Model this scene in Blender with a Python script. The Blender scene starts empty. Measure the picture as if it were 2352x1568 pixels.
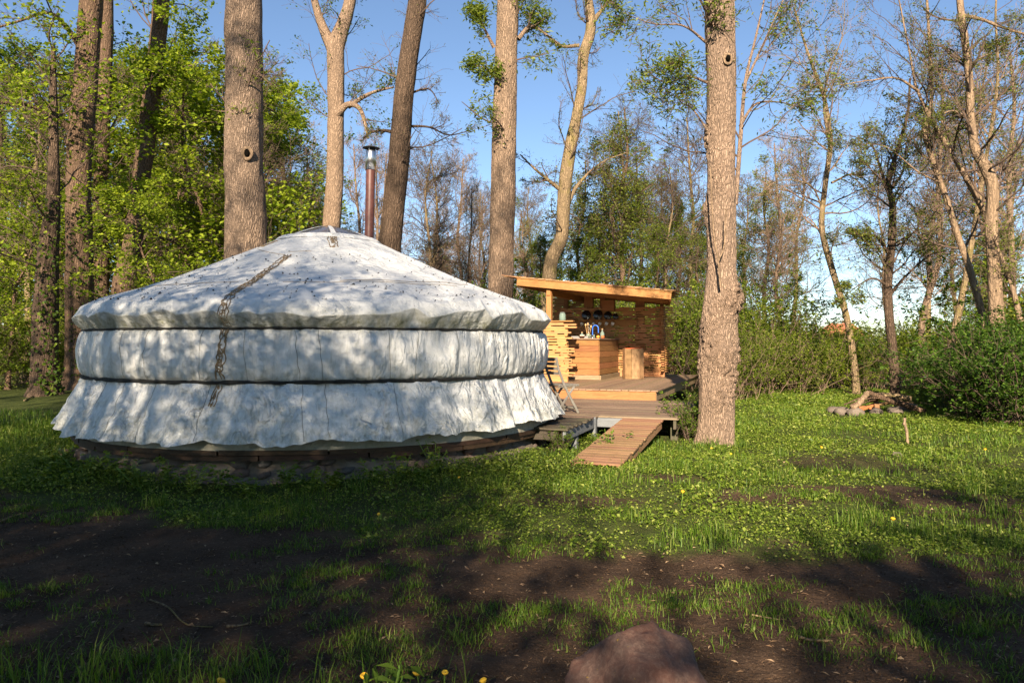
import bpy, math, random
import numpy as np
from mathutils import Vector, Matrix

# ------------------------------------------------------------------ camera, sky, sun, exposure
scene = bpy.context.scene
COL = scene.collection
R = math.radians
FPX, EYE, HOR = 1699.0, 1.5, 788.0           # focal length in survey units, eye height, horizon
cam_d = bpy.data.cameras.new('camera'); cam = bpy.data.objects.new('camera', cam_d); COL.objects.link(cam)
cam.location = (0, 0, EYE); cam.rotation_euler = (R(90), 0, 0)
cam_d.sensor_width = 36; cam_d.lens = 26.0; cam_d.shift_y = 0.0017
cam_d.clip_start = 0.05; cam_d.clip_end = 1500
scene.camera = cam

SUN_EL, SUN_AZ = 24.5, 8.0                    # light travels away from the camera, 8 deg to the right
world = bpy.data.worlds.new('World'); scene.world = world; world.use_nodes = True
wn = world.node_tree.nodes; wl = world.node_tree.links
bg = wn['Background']
sky = wn.new('ShaderNodeTexSky'); sky.sky_type = 'NISHITA'; sky.sun_disc = False
sky.sun_elevation = R(SUN_EL); sky.sun_rotation = R(180 + SUN_AZ)
sky.air_density = 1.0; sky.dust_density = 0.0; sky.ozone_density = 2.2; sky.altitude = 1500
wl.new(sky.outputs[0], bg.inputs[0]); bg.inputs[1].default_value = 0.06
sun_d = bpy.data.lights.new('sun', 'SUN'); sun = bpy.data.objects.new('sun', sun_d); COL.objects.link(sun)
SD = Vector((math.sin(R(SUN_AZ)) * math.cos(R(SUN_EL)), math.cos(R(SUN_AZ)) * math.cos(R(SUN_EL)), -math.sin(R(SUN_EL))))
sun.rotation_euler = SD.to_track_quat('-Z', 'Y').to_euler(); sun.location = (0, -20, 30)
sun_d.energy = 5.0; sun_d.angle = R(0.6); sun_d.color = (1.0, 0.86, 0.67)
scene.view_settings.view_transform = 'Standard'; scene.view_settings.look = 'None'
scene.view_settings.exposure = 1.6; scene.view_settings.gamma = 1.0; scene.view_settings.use_curve_mapping = False
scene.render.engine = 'CYCLES'
scene.cycles.max_bounces = 6; scene.cycles.diffuse_bounces = 3; scene.cycles.transparent_max_bounces = 6

rng = np.random.default_rng(7); random.seed(7)

# ------------------------------------------------------------------ helpers: noise, meshes, objects
def _h(i, j, k, s):
    n = (i * 374761393 + j * 668265263 + k * 2147483647 + s * 974711) & 0xffffffff
    n = ((n ^ (n >> 13)) * 1274126177) & 0xffffffff
    return ((n ^ (n >> 16)) & 0xffff) / 65535.0
def vnoise(x, y=0.0, z=0.0, s=0):
    x, y, z = np.broadcast_arrays(np.asarray(x, float), np.asarray(y, float), np.asarray(z, float))
    i, j, k = np.floor(x).astype(np.int64), np.floor(y).astype(np.int64), np.floor(z).astype(np.int64)
    fx, fy, fz = x - i, y - j, z - k
    fx, fy, fz = fx*fx*(3-2*fx), fy*fy*(3-2*fy), fz*fz*(3-2*fz)
    r = 0
    for a in (0, 1):
        for b in (0, 1):
            for c in (0, 1):
                r = r + _h(i+a, j+b, k+c, s) * (fx if a else 1-fx) * (fy if b else 1-fy) * (fz if c else 1-fz)
    return r * 2 - 1
def fbm(x, y=0.0, z=0.0, s=0, o=3):
    r, a = 0, 1.0
    for q in range(o):
        r = r + a * vnoise(np.asarray(x)*2**q, np.asarray(y)*2**q, np.asarray(z)*2**q, s+q); a *= .5
    return r
def px(x, y, d):                               # survey point: image bearing + real distance -> world
    return Vector(((x - 1176) / FPX * d, d, EYE + (HOR - y) / FPX * d))

def mesh_np(name, V, F, mat=None, smooth=False):
    """V (N,3); F one array (M,k) or list of such arrays"""
    if not isinstance(F, (list, tuple)): F = [F]
    F = [np.asarray(f, dtype=np.int32) for f in F if len(f)]
    me = bpy.data.meshes.new(name)
    V = np.ascontiguousarray(V, dtype=np.float32).reshape(-1, 3)
    me.vertices.add(len(V)); me.vertices.foreach_set('co', V.ravel())
    nl = sum(f.size for f in F); npoly = sum(len(f) for f in F)
    me.loops.add(nl); me.polygons.add(npoly)
    me.loops.foreach_set('vertex_index', np.concatenate([f.ravel() for f in F]))
    tot = np.concatenate([np.full(len(f), f.shape[1], np.int32) for f in F])
    st = np.concatenate([[0], np.cumsum(tot)[:-1]]).astype(np.int32)
    me.polygons.foreach_set('loop_start', st)
    me.polygons.foreach_set('loop_total', tot)
    me.polygons.foreach_set('use_smooth', np.full(npoly, bool(smooth)))
    me.update(calc_edges=True); me.validate()
    if mat: me.materials.append(mat)
    return me
def link(name, data, parent=None, loc=(0, 0, 0), rot=(0, 0, 0)):
    o = bpy.data.objects.new(name, data); COL.objects.link(o)
    o.parent = parent; o.location = loc; o.rotation_euler = rot
    return o
def tag(o, label=None, cat=None, group=None, kind=None):
    if label: o['label'] = label
    if cat: o['category'] = cat
    if group: o['group'] = group
    if kind: o['kind'] = kind
    return o
def thing(name, label, cat, loc=(0, 0, 0), rz=0.0, group=None):
    return tag(link(name, None, None, loc, (0, 0, rz)), label, cat, group)
def copy_tree(o, parent=None):
    c = o.copy(); COL.objects.link(c); c.parent = parent
    for ch in list(o.children): copy_tree(ch, c)
    return c

_boxes = {}
def cbox(l, w, h, mat, ch=0.004):
    """chamfered box, long axis X, centred"""
    key = (round(l, 2), round(w, 3), round(h, 3), mat.name, ch)
    if key in _boxes: return _boxes[key]
    hx, hy, hz = l/2, w/2, h/2; c = min(ch, hx*.4, hy*.4, hz*.4)
    V = []; idx = {}
    for sx in (-1, 1):
        for sy in (-1, 1):
            for sz in (-1, 1):
                for ax in range(3):
                    p = [sx*(hx-c), sy*(hy-c), sz*(hz-c)]; p[ax] = (sx*hx, sy*hy, sz*hz)[ax]
                    idx[(sx, sy, sz, ax)] = len(V); V.append(p)
    Q, T = [], []
    def cyc(ax, s):
        o = [(-1, -1), (1, -1), (1, 1), (-1, 1)]; r = []
        for a, b in o:
            k = [0, 0, 0]; k[ax] = s; k[(ax+1) % 3] = a; k[(ax+2) % 3] = b; r.append(idx[(*k, ax)])
        return r if s > 0 else r[::-1]
    for ax in range(3):
        for s in (-1, 1): Q.append(cyc(ax, s))
    for ax in range(3):
        b, d = (ax+1) % 3, (ax+2) % 3
        for sb in (-1, 1):
            for sd in (-1, 1):
                k0 = [0, 0, 0]; k0[b] = sb; k0[d] = sd; k1 = list(k0); k0[ax] = -1; k1[ax] = 1
                q = [idx[(*k0, b)], idx[(*k1, b)], idx[(*k1, d)], idx[(*k0, d)]]
                Q.append(q if sb*sd > 0 else q[::-1])
    for k in [(a, b, d) for a in (-1, 1) for b in (-1, 1) for d in (-1, 1)]:
        t = [idx[(*k, 0)], idx[(*k, 1)], idx[(*k, 2)]]
        T.append(t if k[0]*k[1]*k[2] > 0 else t[::-1])
    me = mesh_np('board', np.array(V), [np.array(Q), np.array(T)], mat)
    _boxes[key] = me
    return me
def plank(name, parent, c, size, mat, rot=(0, 0, 0), ch=0.004):
    return link(name, cbox(*size, mat, ch), parent, c, rot)

def lathe(prof, n=24, off=(0, 0, 0)):
    P = np.array(prof, float); a = np.linspace(0, 2*np.pi, n, endpoint=False)
    V = np.stack([P[:, None, 0]*np.cos(a), P[:, None, 0]*np.sin(a), np.repeat(P[:, 1:2], n, 1)], -1).reshape(-1, 3) + np.array(off)
    m = len(P); i, j = np.meshgrid(np.arange(m-1), np.arange(n), indexing='ij'); j2 = (j+1) % n
    F = np.stack([i*n+j, i*n+j2, (i+1)*n+j2, (i+1)*n+j], -1).reshape(-1, 4)
    return V, F
def join(parts):
    Vs, Fs, o = [], [], 0
    for V, F in parts:
        Vs.append(V)
        for f in (F if isinstance(F, list) else [F]): Fs.append(np.asarray(f) + o)
        o += len(V)
    return np.concatenate(Vs), Fs
def tubes(pts, rad, S=6):
    """pts (N,P,3) rad (N,P) -> verts, quads"""
    pts = np.asarray(pts, float); rad = np.asarray(rad, float)
    N, P, _ = pts.shape
    t = np.gradient(pts, axis=1); t /= np.linalg.norm(t, axis=2, keepdims=True) + 1e-9
    mean = np.abs(t).mean(1); ref = np.eye(3)[np.argmin(mean, 1)][:, None, :]
    n = np.cross(t, np.broadcast_to(ref, t.shape)); n /= np.linalg.norm(n, axis=2, keepdims=True) + 1e-9
    b = np.cross(t, n)
    a = np.linspace(0, 2*np.pi, S, endpoint=False)
    V = pts[:, :, None, :] + rad[:, :, None, None]*(np.cos(a)[None, None, :, None]*n[:, :, None, :] + np.sin(a)[None, None, :, None]*b[:, :, None, :])
    k, i, j = np.meshgrid(np.arange(N), np.arange(P-1), np.arange(S), indexing='ij'); j2 = (j+1) % S
    b0 = k*P*S
    F = np.stack([b0+i*S+j, b0+i*S+j2, b0+(i+1)*S+j2, b0+(i+1)*S+j], -1).reshape(-1, 4)
    return V.reshape(-1, 3), F
def spline(P, n):
    P = np.asarray(P, float); m = len(P)
    d = np.concatenate([[0], np.cumsum(np.linalg.norm(np.diff(P[:, :3], axis=0), axis=1))])
    q = np.linspace(0, d[-1], n); out = np.zeros((n, P.shape[1]))
    E = np.vstack([2*P[0]-P[1], P, 2*P[-1]-P[-2]])
    for r, s in enumerate(q):
        i = min(max(np.searchsorted(d, s, 'right')-1, 0), m-2); u = (s-d[i])/max(d[i+1]-d[i], 1e-9)
        p0, p1, p2, p3 = E[i], E[i+1], E[i+2], E[i+3]
        out[r] = .5*((2*p1)+(-p0+p2)*u+(2*p0-5*p1+4*p2-p3)*u*u+(-p0+3*p1-3*p2+p3)*u**3)
    return out
def unit(a): return a / (np.linalg.norm(a, axis=-1, keepdims=True) + 1e-9)
def leaf_quads(c, size, aspect, rg, flat=0.4, axis=None, fold=0.12):
    M = len(c); size = np.broadcast_to(size, (M,))[:, None]
    n = unit(rg.normal(size=(M, 3))); n[:, 2] = np.abs(n[:, 2]); n = unit(n + np.array([0, 0, flat*2]))
    a = rg.normal(size=(M, 3)) if axis is None else axis + rg.normal(size=(M, 3))*.5
    a = unit(a - n*np.sum(a*n, 1, keepdims=True)); b = np.cross(n, a)
    V = np.stack([c - a*size*.5, c + b*size*aspect*.5 + n*size*fold - a*size*.06, c + a*size*.5, c - b*size*aspect*.5 + n*size*fold - a*size*.06], 1)
    F = np.arange(M*4).reshape(-1, 4)
    return V.reshape(-1, 3), F

# ------------------------------------------------------------------ helpers: materials
def mat_new(name):
    m = bpy.data.materials.new(name); m.use_nodes = True
    nt = m.node_tree; b = nt.nodes['Principled BSDF']
    b.inputs['Roughness'].default_value = .7
    b.inputs['Specular IOR Level'].default_value = .3
    return m, nt, b
def N(nt, typ, **kw):
    n = nt.nodes.new(typ)
    for k, v in kw.items():
        if k.startswith('i_'):
            key = k[2:]; n.inputs[int(key) if key.isdigit() else key.replace('_', ' ')].default_value = v
        else: setattr(n, k, v)
    return n
def ramp(nt, src, stops):
    r = nt.nodes.new('ShaderNodeValToRGB'); e = r.color_ramp.elements
    while len(e) < len(stops): e.new(.5)
    for q, (p, c) in zip(e, stops): q.position = p; q.color = (*c, 1) if len(c) == 3 else c
    nt.links.new(src, r.inputs[0]); return r.outputs[0]
def mixc(nt, fac, a, b, mode='MIX'):
    m = nt.nodes.new('ShaderNodeMix'); m.data_type = 'RGBA'; m.blend_type = mode
    for s, v in ((0, fac), (6, a), (7, b)):
        if isinstance(v, (int, float)): m.inputs[s].default_value = v
        elif isinstance(v, tuple): m.inputs[s].default_value = (*v, 1)
        else: nt.links.new(v, m.inputs[s])
    return m.outputs[2]
def math_n(nt, op, a, b=0.0):
    m = nt.nodes.new('ShaderNodeMath'); m.operation = op
    for s, v in ((0, a), (1, b)):
        if isinstance(v, (int, float)): m.inputs[s].default_value = v
        else: nt.links.new(v, m.inputs[s])
    return m.outputs[0]
def coords(nt, scale=(1, 1, 1), kind='Object', rnd=True):
    tc = nt.nodes.new('ShaderNodeTexCoord'); mp = nt.nodes.new('ShaderNodeMapping'); mp.inputs['Scale'].default_value = scale
    nt.links.new(tc.outputs[kind], mp.inputs[0])
    if rnd:
        oi = nt.nodes.new('ShaderNodeObjectInfo'); v = math_n(nt, 'MULTIPLY', oi.outputs['Random'], 57.0)
        nt.links.new(v, mp.inputs['Location'])
    return mp.outputs[0]
def noise(nt, vec, scale, detail=4, rough=.6, dist=0.0):
    n = N(nt, 'ShaderNodeTexNoise', i_Scale=scale, i_Detail=detail, i_Roughness=rough, i_Distortion=dist)
    nt.links.new(vec, n.inputs['Vector']); return n.outputs['Fac']
def voro(nt, vec, scale, feat='F1', out='Distance', rnd=1.0):
    n = N(nt, 'ShaderNodeTexVoronoi', i_Scale=scale, i_Randomness=rnd); n.feature = feat
    nt.links.new(vec, n.inputs['Vector']); return n.outputs[out]
def bump(nt, h, bsdf, strength=.5, dist=.01, chain=None):
    b = N(nt, 'ShaderNodeBump', i_Strength=strength, i_Distance=dist); nt.links.new(h, b.inputs['Height'])
    if chain is not None: nt.links.new(chain, b.inputs['Normal'])
    if bsdf: nt.links.new(b.outputs[0], bsdf.inputs['Normal'])
    return b.outputs[0]

def wood(name, dark, light, grain=1.0, rough=.65, groove=False, varamt=.35, dirt=None):
    m, nt, b = mat_new(name)
    v = coords(nt, (1.2, 14, 14)); g = noise(nt, v, 3.0*grain, 5, .65, 1.2)
    v2 = coords(nt, (3, 60, 60)); g2 = noise(nt, v2, 4, 3, .6)
    c = ramp(nt, g, [(.3, dark), (.7, light)])
    c = mixc(nt, math_n(nt, 'MULTIPLY', g2, .35), c, dark)
    oi = nt.nodes.new('ShaderNodeObjectInfo')
    hs = N(nt, 'ShaderNodeHueSaturation'); nt.links.new(c, hs.inputs['Color'])
    val = math_n(nt, 'ADD', math_n(nt, 'MULTIPLY', oi.outputs['Random'], varamt), 1-varamt*.5); nt.links.new(val, hs.inputs['Value'])
    rr = math_n(nt, 'FRACT', math_n(nt, 'MULTIPLY', oi.outputs['Random'], 13.7))
    nt.links.new(math_n(nt, 'ADD', math_n(nt, 'MULTIPLY', rr, .025), .4875), hs.inputs['Hue'])
    c = hs.outputs[0]
    kn = voro(nt, coords(nt, (2.2, 9, 9)), 1.0); kf = ramp(nt, kn, [(.04, (1, 1, 1)), (.1, (0, 0, 0))])
    c = mixc(nt, math_n(nt, 'MULTIPLY', kf, .6), c, tuple(x*.35 for x in dark))
    if dirt:
        d = noise(nt, coords(nt, (1, 1, 1), rnd=False), 2.3, 5, .7)
        c = mixc(nt, ramp(nt, d, [(.45, (0, 0, 0)), (.7, (.8, .8, .8))]), c, dirt)
    nt.links.new(c, b.inputs['Base Color']); b.inputs['Roughness'].default_value = rough
    nrm = bump(nt, g2, None if groove else b, .35, .004)
    if groove:
        tc = nt.nodes.new('ShaderNodeTexCoord'); sx = nt.nodes.new('ShaderNodeSeparateXYZ'); nt.links.new(tc.outputs['Object'], sx.inputs[0])
        s = math_n(nt, 'SINE', math_n(nt, 'MULTIPLY', sx.outputs[2], 2*math.pi/.0165))
        bump(nt, s, b, .9, .003, nrm)
    return m
def leafmat(name, c1, c2, trans=.45, spec=.25, c3=None):
    m, nt, b = mat_new(name)
    gi = nt.nodes.new('ShaderNodeNewGeometry')
    st = [(0, c1), (.75, c2), (1, c3 or c2)]
    c = ramp(nt, gi.outputs['Random Per Island'], st)
    nt.links.new(c, b.inputs['Base Color']); b.inputs['Roughness'].default_value = .5; b.inputs['Specular IOR Level'].default_value = spec
    tr = nt.nodes.new('ShaderNodeBsdfTranslucent')
    nt.links.new(mixc(nt, 1.0, c, (1.25, 1.25, .55), 'MULTIPLY'), tr.inputs[0])
    mx = nt.nodes.new('ShaderNodeMixShader'); mx.inputs[0].default_value = trans
    nt.links.new(b.outputs[0], mx.inputs[1]); nt.links.new(tr.outputs[0], mx.inputs[2])
    nt.links.new(mx.outputs[0], nt.nodes['Material Output'].inputs[0])
    return m
def barkmat(name, dark, light, scale=1.0, moss=None, bst=.8):
    m, nt, b = mat_new(name)
    v = coords(nt, (9*scale, 9*scale, 1.6*scale)); w = noise(nt, coords(nt, (1, 1, 1)), 5, 3)
    add = nt.nodes.new('ShaderNodeVectorMath'); add.operation = 'ADD'; nt.links.new(v, add.inputs[0])
    sc = nt.nodes.new('ShaderNodeVectorMath'); sc.operation = 'SCALE'; sc.inputs['Scale'].default_value = 1.2
    cx = nt.nodes.new('ShaderNodeCombineXYZ'); [nt.links.new(w, cx.inputs[q]) for q in range(3)]
    nt.links.new(cx.outputs[0], sc.inputs[0]); nt.links.new(sc.outputs[0], add.inputs[1])
    cr = voro(nt, add.outputs[0], 2.2, 'DISTANCE_TO_EDGE'); fine = noise(nt, v, 5, 4, .7)
    h = math_n(nt, 'ADD', math_n(nt, 'MINIMUM', math_n(nt, 'MULTIPLY', cr, 3.0), .8), math_n(nt, 'MULTIPLY', fine, .5))
    c = ramp(nt, h, [(.12, dark), (.55, light), (1.0, tuple(min(1, x*1.25) for x in light))])
    big = noise(nt, coords(nt, (1, 1, .5)), 1.7, 3)
    c = mixc(nt, ramp(nt, big, [(.4, (0, 0, 0)), (.75, (.55, .55, .55))]), c, tuple(x*.6 for x in light))
    if moss:
        ms = noise(nt, coords(nt, (1, 1, .6)), 2.6, 5, .7)
        c = mixc(nt, ramp(nt, ms, [(.5, (0, 0, 0)), (.66, (.8, .8, .8))]), c, moss)
    nt.links.new(c, b.inputs['Base Color']); b.inputs['Roughness'].default_value = .9; b.inputs['Specular IOR Level'].default_value = .15
    bump(nt, h, b, bst, .03)
    return m
def plain(name, col, rough=.6, metal=0.0, spec=.4, vary=0.0, vs=8):
    m, nt, b = mat_new(name)
    b.inputs['Roughness'].default_value = rough; b.inputs['Metallic'].default_value = metal; b.inputs['Specular IOR Level'].default_value = spec
    n = noise(nt, coords(nt), vs, 4)
    c = ramp(nt, n, [(.3, tuple(x*(1-vary) for x in col)), (.7, tuple(min(1, x*(1+vary)) for x in col))])
    nt.links.new(c, b.inputs['Base Color']); return m
def glassy(name, tint, opac=.35, rough=.15):
    m, nt, b = mat_new(name)
    b.inputs['Base Color'].default_value = (*tint, 1); b.inputs['Roughness'].default_value = rough; b.inputs['Specular IOR Level'].default_value = .6
    tr = nt.nodes.new('ShaderNodeBsdfTransparent'); tr.inputs[0].default_value = (*[min(1, t*1.3+.25) for t in tint], 1)
    mx = nt.nodes.new('ShaderNodeMixShader'); mx.inputs[0].default_value = opac
    nt.links.new(tr.outputs[0], mx.inputs[1]); nt.links.new(b.outputs[0], mx.inputs[2])
    nt.links.new(mx.outputs[0], nt.nodes['Material Output'].inputs[0]); return m

M = {}
M['cedar'] = wood('cedar slats', (.30, .13, .042), (.52, .27, .10), varamt=.35)
M['cedar_beam'] = wood('cedar beams', (.25, .098, .028), (.41, .19, .062), varamt=.2)
M['shingle'] = wood('wooden shingles', (.26, .13, .06), (.48, .27, .13), varamt=.5)
M['counter'] = wood('grooved decking boards', (.19, .075, .026), (.38, .17, .062), groove=True, varamt=.4)
M['platform'] = wood('platform planks', (.17, .105, .06), (.31, .205, .125), varamt=.3)
M['deck'] = wood('weathered deck planks', (.14, .092, .06), (.26, .18, .12), varamt=.35)
M['olddeck_shaded'] = wood('shade-darkened rotting deck planks', (.04, .032, .022), (.105, .078, .052), varamt=.3, dirt=(.05, .06, .02))  # shade beside the yurt is put into this darker plank colour
M['ramp'] = wood('ramp planks', (.19, .098, .048), (.35, .20, .105), varamt=.3)
M['stave'] = wood('oak staves', (.19, .105, .047), (.34, .20, .092), varamt=.35)
M['greyjoist'] = wood('grey painted joists', (.12, .125, .13), (.21, .215, .22), varamt=.15)
M['chairwood'] = wood('grey weathered chair wood', (.13, .115, .095), (.27, .245, .21), varamt=.25)
M['rim'] = wood('tarred rim boards', (.025, .014, .008), (.09, .048, .025), varamt=.5)
M['bark_pale'] = barkmat('pale ridged bark', (.065, .042, .029), (.25, .175, .122), 1.5, bst=1.0)
M['bark_burr'] = barkmat('burred bark', (.10, .062, .042), (.31, .215, .152), 2.6, bst=.9)
M['bark_ash'] = barkmat('ash bark', (.075, .047, .031), (.255, .175, .118), 1.2, bst=1.0)
M['bark_brown'] = barkmat('brown bark', (.04, .025, .017), (.14, .088, .056), 1.0, bst=1.0)
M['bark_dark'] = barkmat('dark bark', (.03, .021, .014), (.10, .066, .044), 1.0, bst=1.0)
M['bark_moss'] = barkmat('mossy bark', (.06, .045, .026), (.22, .155, .09), .9, moss=(.16, .13, .035))
M['bark_smooth'] = barkmat('smooth young bark', (.08, .055, .035), (.22, .15, .095), .6, bst=.5)
M['twig'] = plain('twig bark', (.085, .055, .038), .9, vary=.3)
M['twig_pale'] = plain('pale twig bark', (.17, .11, .075), .9, vary=.3)
M['leaf_lime'] = leafmat('lime leaves', (.09, .15, .009), (.26, .32, .025), .5, c3=(.38, .43, .045))
M['leaf_green'] = leafmat('green leaves', (.035, .075, .008), (.11, .17, .017), .45, c3=(.20, .26, .025))
M['leaf_hedge'] = leafmat('hedge leaves', (.05, .09, .009), (.17, .22, .023), .5, c3=(.30, .33, .045))
M['leaf_dark'] = leafmat('dark shrub leaves', (.02, .05, .006), (.065, .125, .012), .35, c3=(.12, .19, .022))
M['leaf_olive'] = leafmat('olive spring leaves', (.09, .12, .02), (.19, .22, .035), .45, c3=(.28, .29, .05))
M['leaf_ash'] = leafmat('young ash leaves', (.07, .11, .012), (.19, .24, .028), .5, c3=(.30, .33, .05))
M['leaf_cover'] = leafmat('ground cover leaves', (.05, .085, .010), (.17, .235, .022), .4, c3=(.36, .38, .09))
M['blade'] = leafmat('grass blades', (.045, .095, .008), (.115, .19, .016), .4, c3=(.26, .28, .07))
M['litter'] = leafmat('dry leaf litter', (.07, .04, .02), (.17, .10, .055), .1, c3=(.36, .25, .15))
M['blossom'] = leafmat('white blossom', (.5, .5, .45), (.75, .75, .7), .3)
M['yellow'] = plain('dandelion yellow', (.75, .42, .02), .7, vary=.2)
M['stem'] = plain('flower stem', (.13, .22, .03), .6)

# stone, mortar, rock
def stonemat(name, stops, lichen=None, scale=6, fleck=(.35, .3, .26), dk=.55):
    m, nt, b = mat_new(name)
    oi = nt.nodes.new('ShaderNodeObjectInfo')
    c0 = ramp(nt, oi.outputs['Random'], stops)
    v = coords(nt); n1 = noise(nt, v, scale, 6, .7); n2 = noise(nt, v, scale*9, 4, .7)
    c = mixc(nt, ramp(nt, n1, [(.35, (0, 0, 0)), (.7, (.75, .75, .75))]), c0, mixc(nt, dk, c0, (.05, .045, .04)))
    c = mixc(nt, ramp(nt, n2, [(.45, (0, 0, 0)), (.75, (.4, .4, .4))]), c, fleck)
    if lichen:
        l = noise(nt, v, 9, 5, .7); c = mixc(nt, ramp(nt, l, [(.66, (0, 0, 0)), (.70, (1, 1, 1))]), c, lichen)
    nt.links.new(c, b.inputs['Base Color']); b.inputs['Roughness'].default_value = .85
    bump(nt, n2, b, .5, .006, bump(nt, n1, None, .7, .03)); return m
M['fieldstone'] = stonemat('field stone', [(0, (.14, .11, .09)), (.3, (.20, .11, .075)), (.55, (.20, .17, .14)), (.8, (.09, .08, .08)), (1, (.20, .14, .095))])
M['firestone'] = stonemat('fire ring stone', [(0, (.11, .08, .058)), (1, (.17, .13, .098))])
M['rock'] = stonemat('red granite boulder', [(0, (.115, .05, .034)), (1, (.115, .05, .034))], lichen=(.25, .15, .02), scale=4.5, fleck=(.26, .17, .125), dk=.9)
M['mortar'] = plain('lime mortar', (.17, .135, .10), .95, vary=.35, vs=5)

# ------------------------------------------------------------------ ground
YC = np.array([-2.77, 11.18])                  # yurt centre
KA = R(20); KU = np.array([math.cos(KA), -math.sin(KA)]); KV = np.array([math.sin(KA), math.cos(KA)])
def gz(x, y):
    x = np.asarray(x, float); y = np.asarray(y, float)
    h = .05*fbm(x*.35, y*.35, s=3, o=2) + .012*fbm(x*2.1, y*2.1, s=9, o=2)
    d = np.hypot(x-YC[0], y-YC[1]); h = h + .03*np.exp(-((d-3.5)/.45)**2)
    far = np.clip((y-22)/40, 0, 1); h = h - .0*far
    return h
BX = [-30, -4.85, -3.35, -1.92, -1.24, .08, 1.01, 1.87, 3.5, 30]; BY = [8.0, 7.0, 6.5, 5.7, 5.6, 5.46, 5.3, 5.1, 5.05, 5.0]
def cover(x, y):
    """1 in leafy ground cover, 0 on the bare trodden path"""
    x = np.asarray(x, float); y = np.asarray(y, float)
    b = np.interp(x, BX, BY) + .42*fbm(x*1.1, y*1.1, s=21) + .12*fbm(x*4, y*4, s=22)
    c = np.clip((y-b)/.45, 0, 1)
    patch = np.clip((fbm(x*.7, y*1.0, s=33) - .05)*3, 0, 1)*np.exp(-((x-2.8)/3.2)**2-((y-7.4)/2.2)**2)*1.3
    c = c*(1-np.clip(patch, 0, .95))
    far = np.clip((y-19)/6, 0, 1)*np.clip((x+5)/3, 0, 1)
    return c*(1-.55*far)
def tuft(x, y):
    t = np.clip(fbm(x*.8, y*1.2, s=51)*1.4 + .72 + .02*x - .9*np.exp(-((y-np.interp(x, BX, BY)+.45)/.4)**2), 0, 1)*np.clip(.7+1.2*fbm(x*3, y*3, s=52), 0, 1)
    ll = np.clip((3.75-y)*2.2, 0, 1)*np.clip((-.35-x)*1.5, 0, 1)
    return np.clip(t + ll*.35, 0, 1)
def axis(a, b, st, lim, g=1.18):
    mid = list(np.arange(a, b+1e-6, st)); s = st; hi = []; p = mid[-1]
    while p < lim: s *= g; p += s; hi.append(p)
    s = st; lo = []; p = mid[0]
    while p > -lim: s *= g; p -= s; lo.append(p)
    return np.array(lo[::-1] + mid + hi)
gx = axis(-9, 10, .09, 500); gy = axis(1.5, 16, .07, 500)
GX, GY = np.meshgrid(gx, gy); GZ = gz(GX, GY) + .012*fbm(GX*7, GY*7, s=77)*(np.abs(GX) < 15)
nx, ny = len(gx), len(gy); i, j = np.meshgrid(np.arange(ny-1), np.arange(nx-1), indexing='ij')
GF = np.stack([i*nx+j, i*nx+j+1, (i+1)*nx+j+1, (i+1)*nx+j], -1).reshape(-1, 4)
m, nt, b = mat_new('woodland soil'); M['soil'] = m
at = N(nt, 'ShaderNodeAttribute', attribute_name='cover')
v = coords(nt, rnd=False); n1 = noise(nt, v, 1.3, 6, .65); n2 = noise(nt, v, 14, 5, .7); n3 = noise(nt, v, 60, 3, .7)
soil = ramp(nt, n1, [(.3, (.032, .019, .011)), (.7, (.115, .069, .042))])
soil = mixc(nt, ramp(nt, n2, [(.4, (0, 0, 0)), (.8, (.7, .7, .7))]), soil, (.045, .028, .019))
soil = mixc(nt, ramp(nt, n3, [(.58, (0, 0, 0)), (.72, (.6, .6, .6))]), soil, (.26, .18, .12))
moss = ramp(nt, n2, [(.3, (.035, .055, .010)), (.7, (.085, .105, .022))])
nt.links.new(mixc(nt, at.outputs['Fac'], soil, moss), b.inputs['Base Color']); b.inputs['Roughness'].default_value = .95; b.inputs['Specular IOR Level'].default_value = .1
bump(nt, n3, b, .9, .012, bump(nt, n2, None, 1.0, .05))
gme = mesh_np('ground', np.stack([GX, GY, GZ], -1), GF, M['soil'], True)
a_ = gme.attributes.new('cover', 'FLOAT', 'POINT')
cv = cover(GX, GY)*.85
cv = np.where(GY > 40, .75, cv)
a_.data.foreach_set('value', cv.astype(np.float32).ravel())
tag(link('ground', gme), kind='structure')

# ------------------------------------------------------------------ yurt
YROT = math.atan2(2.77, 11.18)                 # local -Y faces the camera
yurt = thing('yurt', 'round white canvas yurt with dark bands standing on a stone plinth', 'yurt', (YC[0], YC[1], 0), YROT)
def ycirc(th, r, z): return np.stack([r*np.sin(th), -r*np.cos(th), z*np.ones_like(th)], -1)
def per(th, k, s, amp=1.0):                   # periodic noise round the yurt
    return amp*vnoise(np.sin(th)*k+31, np.cos(th)*k+57, 0, s)
def ridge(th, k, s):                          # sharp pleats
    ph = th*k + 2.2*per(th, k*.22, s) + 1.3*per(th, k*.6, s+1)
    f = (ph/(2*np.pi)) % 1.0
    return np.where(f < .72, f/.72, (1-f)/.28)*2-1
def zfold(th):
    q = .75*ridge(th, 19, 5)*(.55+.45*per(th, 3.5, 8)) + .4*ridge(th, 37, 15)*np.clip(per(th, 3, 18)+.3, 0, 1)
    return 1.832 + .098*q + .03*per(th, 3, 6)
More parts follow.
